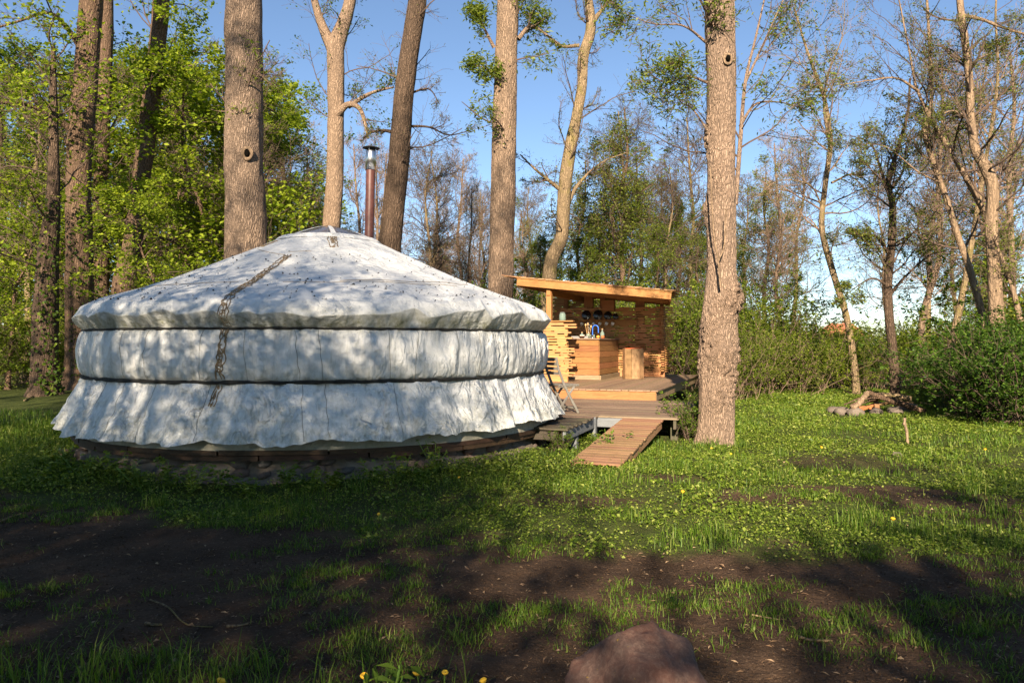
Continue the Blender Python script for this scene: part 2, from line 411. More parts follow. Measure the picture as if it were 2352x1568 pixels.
def s_roof(th, s):
    """s 0 crown .. 1 upper band"""
    zf = zfold(th); rf = 3.345 + .02*per(th, 9, 7)
    k0 = np.stack([np.full_like(th, .70), np.full_like(th, 3.04)]); k1 = np.stack([np.full_like(th, 2.98), np.full_like(th, 2.07)])
    k2 = np.stack([rf-.10, np.maximum(zf+.12, 1.95)]); k3 = np.stack([rf, zf]); k4 = np.stack([np.full_like(th, 3.215), np.full_like(th, 1.665)])
    K = [k0, k1, k2, k3, k4]; b_ = [0, .62, .74, .82, 1.0]
    out = np.zeros((2,)+th.shape)
    for q in range(4):
        w = (s >= b_[q]) & (s <= b_[q+1]); u = np.clip((s-b_[q])/(b_[q+1]-b_[q]), 0, 1)
        out = np.where(w, K[q]*(1-u)+K[q+1]*u, out)
    r, z = out
    sag = np.where(s < .62, np.sin(np.pi*s/.62), 0)
    z = z - .035*sag + .015*sag*per(th, 5, 40) + .008*vnoise(th*9, s*14, 0, 41)*np.where(s < .8, 1, 0)
    hump = np.clip(1-np.abs(s-.66)/.14, 0, 1); r = r + .02*hump; z = z + .02*hump
    und = np.clip((s-.82)/.18, 0, 1); cr = np.sin(np.pi*und)
    r = r + cr*(.022*ridge(th, 46, 11)*(.6+.5*per(th, 6, 12)) + .012*ridge(th, 90, 13))
    flut = np.clip(1-np.abs(s-.78)/.1, 0, 1); r = r + flut*.014*ridge(th, 30, 14)
    return r, z
def s_wall(th, s):
    """s 0 upper band .. 1 lower band"""
    z = 1.655 - .565*s; bl = np.sin(np.pi*np.clip(s, 0, 1))**.5
    r = 3.215 + .068*bl*(1+.25*per(th, 5, 60))
    right = .5 + .5*np.tanh((th-.5)*4)
    f = ridge(th, 40, 61)*.55 + ridge(th+.015*s, 83, 62)*.4*(.5+.8*right) + .8*per(th+.03*s, 24, 66)*np.sin(s*2.6+per(th, 7, 67)*3)
    r = r + .023*f*(.3+bl) + .008*vnoise(th*26, s*4, 0, 64)*bl + .004*vnoise(th*60, s*10, 0, 65)
    t_ = th + .02*np.sin(s*3+per(th, 9, 68)*4)
    r = r + .016*ridge(t_, 74, 63)*np.exp(-s*2.6)*(.5+.7*per(th, 11, 69)) + .016*ridge(t_+.3, 66, 70)*np.exp(-(1-s)*3)*(.6+.6*per(th, 10, 75)) + .010*ridge(t_, 150, 76)*np.exp(-s*5)
    r = r + .012*ridge(t_, 120, 77)*right*bl
    return r, z
def hemz(th):
    left = np.clip((-th-.55)*2, 0, 1)
    return .465 + .045*per(th, 7, 71) + .016*ridge(th, 36, 72) + .012*per(th, 40, 73) - .03*left
def s_skirt(th, s):
    z = 1.065*(1-s) + hemz(th)*s
    fl = .29 + .07*per(th, 4, 80) + .06*np.clip(np.abs(th)-.8, 0, 1)
    r = 3.225 + fl*s**1.1
    p = .9*ridge(th, 28, 81) + .5*ridge(th+.02*s, 61, 82)*(1-.5*s) + .5*per(th, 30, 85) + .35*ridge(th, 110, 86)*np.exp(-s*3)
    r = r + (.020+.044*s)*p + .02*s*vnoise(th*16, s*5, 0, 83) + .010*vnoise(th*40, s*12, 0, 84)
    return r, z
def ysheet(name, fn, nr, nth, mat, parent, sr=None):
    th = np.linspace(-np.pi, np.pi, nth, endpoint=False); s = np.linspace(0, 1, nr) if sr is None else sr
    TH, S = np.meshgrid(th, s); r, z = fn(TH, S)
    V = np.stack([r*np.sin(TH), -r*np.cos(TH), z], -1); nr = len(s)
    i, j = np.meshgrid(np.arange(nr-1), np.arange(nth), indexing='ij'); j2 = (j+1) % nth
    F = np.stack([i*nth+j, (i+1)*nth+j, (i+1)*nth+j2, i*nth+j2], -1).reshape(-1, 4)
    return link(name, mesh_np(name, V, F, mat, True), parent)

def canvas(name, base, algae_z, streak=True, crinkle=.6, specks=False, stretch=1.0):
    m, nt, b = mat_new(name)
    v = coords(nt, rnd=False)
    tc = nt.nodes.new('ShaderNodeTexCoord'); sx = nt.nodes.new('ShaderNodeSeparateXYZ'); nt.links.new(tc.outputs['Object'], sx.inputs[0])
    big = noise(nt, v, 1.6, 5, .6); mid = noise(nt, v, 7, 6, .7); fine = noise(nt, v, 40, 4, .7)
    c = mixc(nt, ramp(nt, mid, [(.38, (0, 0, 0)), (.8, (.55, .55, .55))]), base, tuple(x*.62 for x in base))
    vs = coords(nt, (9, 9, .7), rnd=False); st = noise(nt, vs, 2.2, 5, .7)
    if streak:
        c = mixc(nt, ramp(nt, st, [(.52, (0, 0, 0)), (.75, (.6, .6, .6))]), c, (.27, .27, .22))
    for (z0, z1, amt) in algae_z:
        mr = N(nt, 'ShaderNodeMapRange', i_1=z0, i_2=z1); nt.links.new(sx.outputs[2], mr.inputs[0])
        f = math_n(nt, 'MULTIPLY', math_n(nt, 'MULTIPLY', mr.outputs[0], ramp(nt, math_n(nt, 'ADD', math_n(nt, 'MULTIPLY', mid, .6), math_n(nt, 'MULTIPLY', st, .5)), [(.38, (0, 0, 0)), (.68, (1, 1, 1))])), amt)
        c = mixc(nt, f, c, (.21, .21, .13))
    blot = noise(nt, v, 3.1, 6, .75, .6)
    c = mixc(nt, ramp(nt, blot, [(.6, (0, 0, 0)), (.8, (.45, .45, .3))]), c, (.24, .24, .13))
    if specks:
        sp = voro(nt, v, 26); sf = ramp(nt, sp, [(.10, (1, 1, 1)), (.17, (0, 0, 0))])
        msk = ramp(nt, mid, [(.5, (0, 0, 0)), (.62, (1, 1, 1))])
        c = mixc(nt, mixc(nt, 1.0, sf, msk, 'MULTIPLY'), c, (.10, .095, .08))
    nt.links.new(c, b.inputs['Base Color']); b.inputs['Roughness'].default_value = .55; b.inputs['Specular IOR Level'].default_value = .3
    wv = N(nt, 'ShaderNodeVectorMath'); wv.operation = 'ADD'; nt.links.new(coords(nt, (1, 1, stretch), rnd=False), wv.inputs[0])
    nz = N(nt, 'ShaderNodeTexNoise', i_Scale=5.0, i_Detail=3.0); nt.links.new(v, nz.inputs['Vector'])
    sc = N(nt, 'ShaderNodeVectorMath'); sc.operation = 'SCALE'; sc.inputs['Scale'].default_value = .12; nt.links.new(nz.outputs['Color'], sc.inputs[0]); nt.links.new(sc.outputs[0], wv.inputs[1])
    def rdg(sc_, di):
        q = noise(nt, wv.outputs[0], sc_, 2, .5, di); return math_n(nt, 'ABSOLUTE', math_n(nt, 'SUBTRACT', q, .5))
    c1 = rdg(4.5, .8); c2 = rdg(11, .5); c3 = voro(nt, wv.outputs[0], 9)
    h = math_n(nt, 'ADD', math_n(nt, 'ADD', c1, math_n(nt, 'MULTIPLY', c2, .5)), math_n(nt, 'MULTIPLY', c3, .18))
    h = math_n(nt, 'MULTIPLY', h, ramp(nt, big, [(.35, (.15, .15, .15)), (.65, (1, 1, 1))]))
    bump(nt, fine, b, .15, .004, bump(nt, h, None, crinkle, .2))
    return m
CW = (.70, .69, .665)
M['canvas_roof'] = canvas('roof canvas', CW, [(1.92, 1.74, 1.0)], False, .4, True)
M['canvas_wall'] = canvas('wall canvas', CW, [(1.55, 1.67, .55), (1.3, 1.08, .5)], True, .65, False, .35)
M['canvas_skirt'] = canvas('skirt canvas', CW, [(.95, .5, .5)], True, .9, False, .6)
M['liner'] = canvas('lower liner cloth', (.34, .31, .25), [(.7, .3, .6)], True, .4)
M['band'] = plain('tarred rope band', (.022, .020, .016), .9, vary=.5, vs=20)
M['cord'] = plain('brown appliqué cord', (.24, .165, .09), .9, vary=.35, vs=20)
M['seam'] = plain('seam thread', (.20, .19, .16), .9, vary=.3)
M['hole'] = plain('dark hollow', (.006, .005, .004), 1.0, 0, 0)
M['pane'] = glassy('cloudy clear plastic', (.26, .24, .25), .6, .12)
M['pipe'] = plain('brown enamelled flue', (.085, .030, .022), .45, vary=.25, vs=14)
M['steel'] = plain('brushed steel', (.62, .62, .62), .28, 1.0, vary=.1, vs=30)
M['soot'] = plain('sooty cap', (.02, .02, .02), .7, vary=.3)

sr = np.concatenate([np.linspace(0, .6, 26), np.linspace(.62, .82, 22), np.linspace(.828, 1, 18)])
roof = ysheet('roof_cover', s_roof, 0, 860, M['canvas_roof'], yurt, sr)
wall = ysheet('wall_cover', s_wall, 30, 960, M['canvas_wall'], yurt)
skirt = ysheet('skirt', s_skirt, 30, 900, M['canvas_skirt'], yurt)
roof['label'] = 'sloping white roof canvas speckled with dirt'
def s_liner(th, s): return 3.27+.05*s+.012*ridge(th, 44, 90)*(1-s) + .012*per(th, 20, 91), .62*(1-s)+.345*s
ysheet('liner', s_liner, 8, 500, M['liner'], yurt)
def ringprof(prof, name, mat, nth, parent, wig=0.0, seed=0):
    th = np.linspace(-np.pi, np.pi, nth, endpoint=False); m_ = len(prof); V = []
    for q, (r, z) in enumerate(prof + prof[:1]):
        V.append(ycirc(th, r + wig*vnoise(th*38, q % m_, 0, seed)*.5, z + wig*vnoise(th*30, (q % m_)*3.3, 0, seed+1)))
    V = np.concatenate(V); m_ += 1
    i, j = np.meshgrid(np.arange(m_-1), np.arange(nth), indexing='ij'); j2 = (j+1) % nth
    F = np.stack([i*nth+j, i*nth+j2, (i+1)*nth+j2, (i+1)*nth+j], -1).reshape(-1, 4)
    return link(name, mesh_np(name, V, F, mat, False), parent)
ringprof([(3.18, 1.645), (3.236, 1.648), (3.243, 1.66), (3.236, 1.673), (3.18, 1.677)], 'band', M['band'], 500, yurt, .006, 3)
ringprof([(3.18, 1.055), (3.248, 1.060), (3.256, 1.076), (3.248, 1.093), (3.18, 1.098)], 'band', M['band'], 500, yurt, .012, 5)
# rim: two courses of bent boards
for q, (r0, r1, z0, z1) in enumerate(((3.2, 3.36, .305, .352), (3.2, 3.33, .245, .30))):
    nb = 18
    for k in range(nb):
        a0 = -np.pi + 2*np.pi*(k+.37*q)/nb; th = np.linspace(a0+.003, a0+2*np.pi/nb-.003, 12)
        dr = .018*random.random(); dz = .008*random.random()
        ring = [(r0, z0+dz), (r1-dr, z0+dz), (r1-dr, z1+dz), (r0, z1+dz)]
        V = np.stack([ycirc(th, r, z) for r, z in ring], 1).reshape(-1, 3); F = []
        for t in range(11):
            for e in range(4): F.append([t*4+e, t*4+(e+1) % 4, (t+1)*4+(e+1) % 4, (t+1)*4+e])
        F += [[3, 2, 1, 0], [44, 45, 46, 47]]
        link('rim_board', mesh_np('rim_board', V, np.array(F), M['rim']), yurt)
# crown with clear panes
def dome(r): return 3.265 - .215*(r/.72)**1.3
crown = link('crown_ring', mesh_np('crown_ring', *lathe([(.66, dome(.66)+.004), (.70, dome(.7)+.012), (.74, dome(.74)+.008), (.80, 3.0)], 64), M['canvas_roof'], True), yurt)
NP = 8
for k in range(NP):
    a0 = 2*np.pi*(k+.12)/NP; th = np.linspace(a0+.05, a0+2*np.pi/NP-.05, 9); rr = np.linspace(.05, .68, 8)
    TH, RR = np.meshgrid(th, rr); Z = dome(RR) + .006*vnoise(TH*5, RR*8, 0, 5)
    V = np.stack([RR*np.sin(TH), -RR*np.cos(TH), Z], -1); i, j = np.meshgrid(np.arange(7), np.arange(8), indexing='ij')
    F = np.stack([i*9+j, (i+1)*9+j, (i+1)*9+j+1, i*9+j+1], -1).reshape(-1, 4)
    link('pane', mesh_np('pane', V, F, M['pane'], True), crown)
    th = np.linspace(a0-.07, a0+.07, 3); rr = np.linspace(.02, .74, 10); TH, RR = np.meshgrid(th, rr)
    TH = a0 + (TH-a0)*np.clip(.75/(RR+.12), .6, 4)*.8
    V = np.stack([RR*np.sin(TH), -RR*np.cos(TH), dome(RR)+.012], -1); i, j = np.meshgrid(np.arange(9), np.arange(2), indexing='ij')
    F = np.stack([i*3+j, (i+1)*3+j, (i+1)*3+j+1, i*3+j+1], -1).reshape(-1, 4)
    link('rib', mesh_np('rib', V, F, M['canvas_roof'], True), crown)
# interior floor and lattice so the crown does not look into nothing
link('floor', mesh_np('floor', *lathe([(0.01, .36), (3.2, .36)], 64), M['rim']), yurt)

# appliqué cord down the roof, wall and skirt
def on(fn, th, s, lift=.007):
    r, z = fn(np.asarray(th, float), np.asarray(s, float)); return np.stack([(r+lift*.6)*np.sin(th), -(r+lift*.6)*np.cos(th), z+lift], -1)
def cord(fn, th0, s0, s1, w, n, name, slope=0.0, rad=.006, seed=0):
    s = np.linspace(s0, s1, n); parts = []; rg_ = np.random.default_rng(seed)
    r, z = fn(np.full_like(s, th0), s); L_ = np.concatenate([[0], np.cumsum(np.hypot(np.diff(r), np.diff(z)))])
    for q, off in enumerate((-1, -.45, .45, 1)):
        wv = .45*vnoise(L_*9, q*7, 0, seed+q)+.35*vnoise(L_*23, q*5, 0, seed+9)
        th = th0 + slope*(s-s0) + w*(off + wv)/np.maximum(r, .6)
        cut = np.sort(rg_.integers(4, n-4, 3)) if q in (1, 2) else []
        for seg in np.split(np.arange(n), cut):
            if len(seg) > 5: parts.append(tubes(on(fn, th[seg[:-1]], s[seg[:-1]])[None], np.full((1, len(seg)-1), rad)*(1+.25*vnoise(L_[seg[:-1]]*40, q, 0, 3))[None], 5))
    for k_ in range(int(L_[-1]/.055)):
        c = s0+(s1-s0)*rg_.uniform(.02, .97); t = np.linspace(0, rg_.uniform(2.5, 6), 9)+rg_.uniform(0, 6); rr = float(fn(np.array([th0]), np.array([c]))[0][0])
        th = th0 + slope*(c-s0) + w*(rg_.uniform(-.4, .4)+rg_.uniform(.25, .6)*np.cos(t))/max(rr, .6); ss = c + (s1-s0)/L_[-1]*rg_.uniform(.012, .03)*np.sin(t)
        parts.append(tubes(on(fn, th, np.clip(ss, 0, 1))[None], np.full((1, 9), rad*.9), 4))
    V, F = join(parts); o = link(name, mesh_np(name, V, F, M['cord']), yurt); o['kind'] = 'stuff'; return o
TC = -.335
cord(s_roof, TC, .23, .99, .042, 240, 'cord_trim', 0.0, .0045, 1)
cord(s_wall, TC-.005, .02, .98, .036, 90, 'cord_trim', -.02, .0065, 2)
cord(s_skirt, TC-.03, .04, .42, .030, 60, 'cord_trim', -.05, .006, 3)
cord(s_roof, .06, .02, .14, .05, 40, 'cord_trim', 0.0, .005, 4)
cord(s_roof, -.95, .05, .12, .04, 26, 'cord_trim', 0.0, .005, 5)
# seams and a patch edge on the roof
for (t0, t1, s0, s1) in ((.05, .9, .50, .46), (-.2, .7, .52, .5), (-.95, -.36, .13, .235), (-.36, -.16, .20, .19), (-1.6, -.4, .55, .52)):
    t = np.linspace(t0, t1, 40); s = np.linspace(s0, s1, 40) + .006*vnoise(t*9, 0, 0, 4)
    link('seam', mesh_np('seam', *tubes(on(s_roof, t, s, .002)[None], np.full((1, 40), .0035), 4), M['cord']), yurt)
# sewn panel seams on the wall and skirt
for k in range(40):
    t0 = -np.pi+2*np.pi*(k+.5*rng.uniform(-.7, .7))/40; q_ = np.linspace(0, 1, 26); dr = rng.uniform(-.02, .02)
    if rng.uniform() < .75: link('seam', mesh_np('seam', *tubes(on(s_wall, t0+dr*q_+.003*vnoise(q_*6, k, 0, 3), q_, .001)[None], np.full((1, 26), .003), 4), M['seam']), yurt)
    q_ = np.linspace(.02, .97, 26)
    if rng.uniform() < .6: link('seam', mesh_np('seam', *tubes(on(s_skirt, t0+.02+dr*q_+.004*vnoise(q_*6, k, 0, 4), q_, .001)[None], np.full((1, 26), .003), 4), M['seam']), yurt)
# flue pipe
flue = link('flue_pipe', mesh_np('flue_pipe', *lathe([(.074, 0), (.074, 1.46)], 24), M['pipe'], True), yurt)
inv = Matrix.Rotation(-YROT, 2)
fl = inv @ Vector((.45, .80)); flue.location = (fl.x, fl.y, 2.86); flue.rotation_euler = (R(.5), R(1.2), 0)
link('flue_collar', mesh_np('flue_collar', *lathe([(.074, 1.44), (.086, 1.44), (.086, 1.74), (.07, 1.76), (.055, 1.72)], 24), M['steel'], True), flue)
link('rain_cap', mesh_np('rain_cap', *lathe([(.001, 1.845), (.135, 1.80), (.14, 1.792), (.12, 1.79), (.001, 1.825)], 28), M['soot'], True), flue)
cs = [tubes(np.array([[[.06*math.cos(a), .06*math.sin(a), 1.70], [.075*math.cos(a), .075*math.sin(a), 1.80]]]), np.full((1, 2), .006), 5) for a in (0, 2.1, 4.2)]
[link('cap_bracket', mesh_np('cap_bracket', *c_, M['steel']), flue) for c_ in cs]
link('flashing', mesh_np('flashing', *lathe([(.078, .14), (.12, .02), (.22, -.06)], 24), M['canvas_roof'], True), flue)
# dead leaf bits and dirt on the roof
nd = 620; th = rng.uniform(-1.9, 1.9, nd); s = rng.uniform(.12, .70, nd)**.8; s = np.clip(s, .1, .72)
s[:170] = rng.normal(.60, .045, 170).clip(.4, .7)
c = on(s_roof, th, s, .004); sz = rng.uniform(.008, .034, nd); sz[rng.integers(0, nd, 40)] *= 1.6
V, F = leaf_quads(c, sz, .8, rng, 1.2)
c2 = on(s_roof, th+.002, s, .010); V2, F2 = leaf_quads(c2, sz*.9, .7, rng, .1)
o = link('roof_debris', mesh_np('roof_debris', *join([(V, F), (V2, F2)]), M['soot'])); o.location = (YC[0], YC[1], 0); o.rotation_euler = (0, 0, YROT)
tag(o, 'dark specks of fallen bud scales and dirt on the yurt roof', 'debris', kind='stuff')

# stone plinth
plinth = thing('stone_plinth', 'low ring wall of field stones in mortar under the yurt', 'plinth', (YC[0], YC[1], 0), YROT)
def s_pl(th, s): return 3.12 + .22*s + .16*s**3 + .05*fbm(th*7, s*3, 0, 101)+.02*fbm(th*30, s*9, 0, 102), .25*(1-s)-.06*s+0*th
po = ysheet('mortar_wall', s_pl, 10, 420, M['mortar'], plinth)
def blob(n=2, seed=0, sq=(1, 1, 1), amp=.18, fr=1.6):
    import bmesh
    bm = bmesh.new(); bmesh.ops.create_icosphere(bm, subdivisions=n, radius=1)
    V = np.array([v_.co for v_ in bm.verts]); F = np.array([[q.index for q in f.verts] for f in bm.faces]); bm.free()
    V = V*(1+amp*fbm(V[:, 0]*fr+seed*7.7, V[:, 1]*fr, V[:, 2]*fr, seed))[:, None]
    V = np.sign(V)*np.abs(V)**.85
    return V*np.array(sq), F
stone_me = [mesh_np('stone', *blob(1, s_, (1, .62, .72), .25), M['fieldstone'], True) for s_ in range(7)]
k = 0
for row, (zc, rr, n) in enumerate(((.20, 3.165, 46), (.09, 3.26, 40), (-.01, 3.41, 36))):
    for q in range(n):
        th = -1.75 + 3.5*(q+.5*(row % 2)+random.uniform(-.2, .2))/n
        if random.random() < .18: continue
        sz = random.uniform(.05, .14)*(1.15 if row == 2 else 1)
        r_ = rr + random.uniform(-.03, .02)
        o = link('stone', stone_me[k % 7], po, (r_*math.sin(th), -r_*math.cos(th), zc+random.uniform(-.02, .02)), (random.uniform(-.3, .3), random.uniform(-.4, .4), th)); k += 1
        o.scale = (sz*random.uniform(.9, 1.4), sz, sz*random.uniform(.7, 1))
for th, sc in ((-1.32, .2), (-1.2, .17), (-1.08, .2), (-.93, .15), (.42, .22), (.52, .2), (.68, .24)):
    o = link('stone', stone_me[k % 7], po, (3.42*math.sin(th), -3.42*math.cos(th), .03), (0, .2, th)); o.scale = (sc, sc*.8, sc*.7); k += 1

# ------------------------------------------------------------------ kitchen yard: deck, platform, ramp, shelter (local axes u, v)
def kw(u, v, z=0.0): return (u*KU[0]+v*KV[0], u*KU[1]+v*KV[1], z)
ZD, ZP = .38, .58
def yard(name, label, cat, u, v, z, group=None): return thing(name, label, cat, kw(u, v, z), -KA, group)
def rv(a): return random.uniform(-a, a)

deck = yard('deck', 'low weathered plank deck between the yurt and the kitchen platform', 'deck', -3.0, 13.0, 0)
def dl(u, v, z): return (u+3.0, v-13.0, z)
w = .12; v = 11.22
while v < 14.5:
    u0 = -6.2; u1 = -1.45+rv(.02)
    cut = random.choice((None, -3.6, -2.9))
    for a, b_ in ([(u0, u1)] if cut is None else [(u0, cut-.002), (cut+.002, u1)]):
        plank('plank', deck, dl((a+b_)/2, v+w/2, ZD-.014+rv(.002)), (b_-a, w-.006, .028), M['deck'], (rv(.004), 0, rv(.002)))
    v += w
v = 9.4
while v < 11.2:
    u1 = -2.66+rv(.03); u0 = -5.3
    plank('plank', deck, dl((u0+u1)/2, v+w/2, ZD-.014+rv(.004)), (u1-u0, w-.008, .028), M['olddeck_shaded'] if v < 10.6 else M['deck'], (rv(.02), rv(.006), rv(.006)))
    v += w
for (u, v, l, rz, mt) in ((-2.70, 10.3, 1.72, math.pi/2, 'greyjoist'), (-2.48, 11.24, .4, 0, 'greyjoist'), (-1.5, 12.8, 3.1, math.pi/2, 'olddeck_shaded'), (-4.0, 9.47, 2.4, 0, 'olddeck_shaded')):
    plank('joist', deck, dl(u, v, ZD-.028-.075), (l, .045, .14), M[mt], (0, 0, rz))
for (u, v) in ((-2.75, 10.1), (-2.72, 11.1), (-1.55, 11.6), (-1.55, 13.5), (-3.9, 11.3)):
    plank('post', deck, dl(u, v, .12), (.5, .11, .11), M['greyjoist' if u < -2.5 else 'olddeck_shaded'], (0, R(90), 0))
for q in range(5):
    plank('skirting_board', deck, dl(-2.9, 12.2+q*.02, .05+q*.07), (2.6, .02, .065), M['olddeck_shaded'])

plat = yard('platform', 'raised wooden plank platform under the outdoor kitchen', 'platform', -4.5, 18.0, 0)
def pl_(u, v, z): return (u+4.5, v-18.0, z)
u = -8.2; w = .145
while u < -2.30:
    plank('plank', plat, pl_(u+w/2, 18.32, ZP-.015+rv(.002)), (7.6+rv(.02), w-.007, .03), M['platform'], (rv(.004), 0, math.pi/2+rv(.001)))
    u += w
plank('front_board', plat, pl_(-5.25, 14.56, ZP-.03-.092), (5.9, .045, .18), M['cedar_beam'])
plank('side_board', plat, pl_(-2.32, 18.3, ZP-.03-.092), (7.4, .045, .18), M['platform'], (0, 0, math.pi/2))
for v in (16, 18, 20, 22): plank('joist', plat, pl_(-5.25, v, .40), (5.7, .06, .28), M['platform'])
for (u, v) in ((-2.5, 14.8), (-2.5, 18), (-2.5, 21.8), (-8, 18)): plank('post', plat, pl_(u, v, .12), (.5, .12, .12), M['platform'], (0, R(90), 0))

# ramp
ra = np.array([.97, 8.66]); rb = np.array([1.98, 11.2]); rz = math.atan2(*(rb-ra)[::-1]); L = float(np.hypot(*(rb-ra)))
rampo = thing('ramp', 'sloping plank ramp leading from the grass up to the deck', 'ramp', (ra[0], ra[1], 0), rz)
n = 22; pitch = math.atan2(ZD-.02-.10, L); lp = L/math.cos(pitch)
for k in range(n):
    t = (k+.5)/n
    plank('plank', rampo, (L*t, rv(.008), .10+(ZD-.02-.10)*t-.013), (.615+rv(.012), lp/n-.006, .026), M['ramp'], (-pitch, 0, math.pi/2))
for s_ in (-1, 1):
    plank('stringer', rampo, (L/2, s_*.27, .10+(ZD-.12)/2-.026-.055), (lp-.05, .045, .11), M['ramp'], (0, -pitch, 0))
plank('foot', rampo, (.14, -.27, .015), (.14, .07, .10), M['ramp'], (0, R(90), 0)); plank('foot', rampo, (.14, .27, .015), (.14, .07, .10), M['ramp'], (0, R(90), 0))

# shelter
sh = yard('kitchen_shelter', 'open cedar kitchen shelter with shingled mono-pitch roof and stacked slat walls', 'shelter', -4.5, 18.0, ZP)
def sl(u, v, z): return (u+4.5, v-18.0, z-ZP)
def zroof(u): return 3.13-.1123*(u+6.29)
SL = math.atan(.1123)
def slat_wall(u0, u1, v, z0, z1, endL, endR, stubs=None):
    sh_ = .036; sp = .028; dep = .085; parts = []
    z = z0+.13; courses = []
    while z < z1: courses.append(z); z += sh_+sp
    # spacer blocks: many small pieces, one mesh that carries the slats
    V_, Q_, o_ = [], [], 0
    box0 = np.array([[a, b_, c] for a in (-1, 1) for b_ in (-1, 1) for c in (-1, 1)], float)*.5
    boxF = np.array([[0, 1, 3, 2], [4, 6, 7, 5], [0, 4, 5, 1], [2, 3, 7, 6], [0, 2, 6, 4], [1, 5, 7, 3]])
    for z in courses:
        x = u0+rv(.1)+.02
        while x < u1-.05:
            l = random.uniform(.12, .42); l = min(l, u1-x)
            V_.append(box0*np.array([l, dep-.006, sp]) + np.array(sl(x+l/2, v, z+sh_+sp/2))); Q_.append(boxF+o_); o_ += 8
            x += l + random.uniform(.12, .36)
    V_.append(box0*np.array([u1-u0, dep+.01, .125]) + np.array(sl((u0+u1)/2, v, z0+.0625))); Q_.append(boxF+o_)
    wl_ = link('slat_wall', mesh_np('slat_wall', np.concatenate(V_), np.concatenate(Q_), M['cedar']), sh)
    for z in courses:
        a = u0-random.uniform(*endL); b_ = u1+random.uniform(*endR); cut = random.uniform(.25, .75)
        for (p, q) in ((a, a+(b_-a)*cut-.001), (a+(b_-a)*cut+.001, b_)):
            plank('slat', wl_, sl((p+q)/2, v+rv(.003), z+sh_/2), (round(q-p, 2), dep+rv(.008), sh_), M['cedar'], (0, 0, 0), .002)
        if stubs:
            for su in stubs:
                l = random.uniform(.18, .34)
                plank('slat', wl_, sl(su+rv(.008), v-dep/2-l*.32, z+sh_+sp/2), (l, .08, sp-.001), M['cedar'], (0, 0, math.pi/2), .002)
    return wl_
slat_wall(-6.05, -3.0, 20.5, ZP, 2.44, (0, .3), (.06, .33), (-3.02,))
lw = slat_wall(-7.3, -4.78, 17.05, ZP, 1.99, (0, .1), (-.05, .22))
slat_wall(-6.4, -5.2, 21.35, 1.7, 2.85, (0, .2), (0, .25))
plank('wall_cap', sh, sl(-6.0, 17.05, 2.025), (2.72, .16, .03), M['cedar_beam'])
# posts
for (u, v, wd, dp) in ((-5.47, 17.78, .13, .13), (-3.70, 20.62, .26, .06), (-4.75, 20.62, .17, .12), (-5.18, 20.64, .26, .06), (-6.0, 21.2, .12, .12), (-3.1, 20.62, .1, .1)):
    h = zroof(u)-.16-ZP
    plank('post', sh, sl(u, v, ZP+h/2), (h, wd, dp), M['cedar_beam'], (0, R(90), R(90)))
plank('shelf_box', sh, sl(-4.52, 20.3, 2.55), (.34, .2, .3), M['cedar_beam'])
# roof frame
def uR(v): return -2.424-(v-17.6)*.1468       # the right eave splays in towards the back wall
def along_u(name, v, ua, ub, dz, wd, hg, mt='cedar_beam'):
    um = (ua+ub)/2; return plank(name, sh, sl(um, v, zroof(um)+dz), ((ub-ua)/math.cos(SL), wd, hg), M[mt], (0, SL, 0))
for v in (17.6, 21.75): along_u('fascia', v, -6.27, uR(v), -.085, .045, .175)
for v in (18.4, 19.2, 20.0, 20.85): along_u('rafter', v, -6.22, uR(v)-.05, -.115, .06, .15)
plank('fascia', sh, sl(-6.24, 19.675, zroof(-6.24)-.105), (4.10, .045, .19), M['cedar_beam'], (SL, 0, math.pi/2))
a, b_ = Vector(sl(uR(17.6)-.03, 17.63, zroof(uR(17.6))-.105)), Vector(sl(uR(21.7)-.03, 21.7, zroof(uR(21.7))-.105)); d = b_-a
plank('fascia', sh, (a+b_)/2, (d.length, .045, .19), M['cedar_beam'], d.to_track_quat('X', 'Z').to_euler())
plank('beam', sh, sl(-5.47, 19.68, zroof(-5.47)-.27), (4.0, .1, .14), M['cedar_beam'], (0, 0, math.pi/2))
cs_ = [(-6.29, 17.56), (uR(17.56)+.02, 17.56), (uR(21.8)+.02, 21.8), (-6.29, 21.8)]
V = np.array([sl(u, v, zroof(u)+dz) for dz in (.001, .023) for (u, v) in cs_])
roofp = link('roof', mesh_np('roof', V, np.array([[3, 2, 1, 0], [4, 5, 6, 7], [0, 1, 5, 4], [1, 2, 6, 5], [2, 3, 7, 6], [3, 0, 4, 7]]), M['cedar_beam']), sh)
nc = 19
for c in range(nc):
    u = -6.41 + 4.0*c/(nc-1)
    for q in range(9):
        vv = 17.56 + 4.24*(q+.5)/9
        if u > uR(vv)+.06: continue
        plank('shingle', roofp, sl(u+rv(.02), vv+(rv(.02) if 0 < q < 8 else -.03 if q == 0 else .03), zroof(u)+.040+rv(.004)), (.36, .465, .016), M['shingle'], (0, SL-R(3.2)+rv(.012), rv(.02)), .002)
plank('shingle', roofp, sl(-6.46, 17.62, zroof(-6.46)+.045), (.42, .2, .016), M['shingle'], (0, SL+R(3), 0), .002)
# mug rail
plank('rail', sh, sl(-4.72, 20.43, 2.06), (1.95, .03, .16), M['cedar_beam'])
plank('shelf', sh, sl(-4.72, 20.40, 2.15), (1.95, .12, .02), M['cedar_beam'])

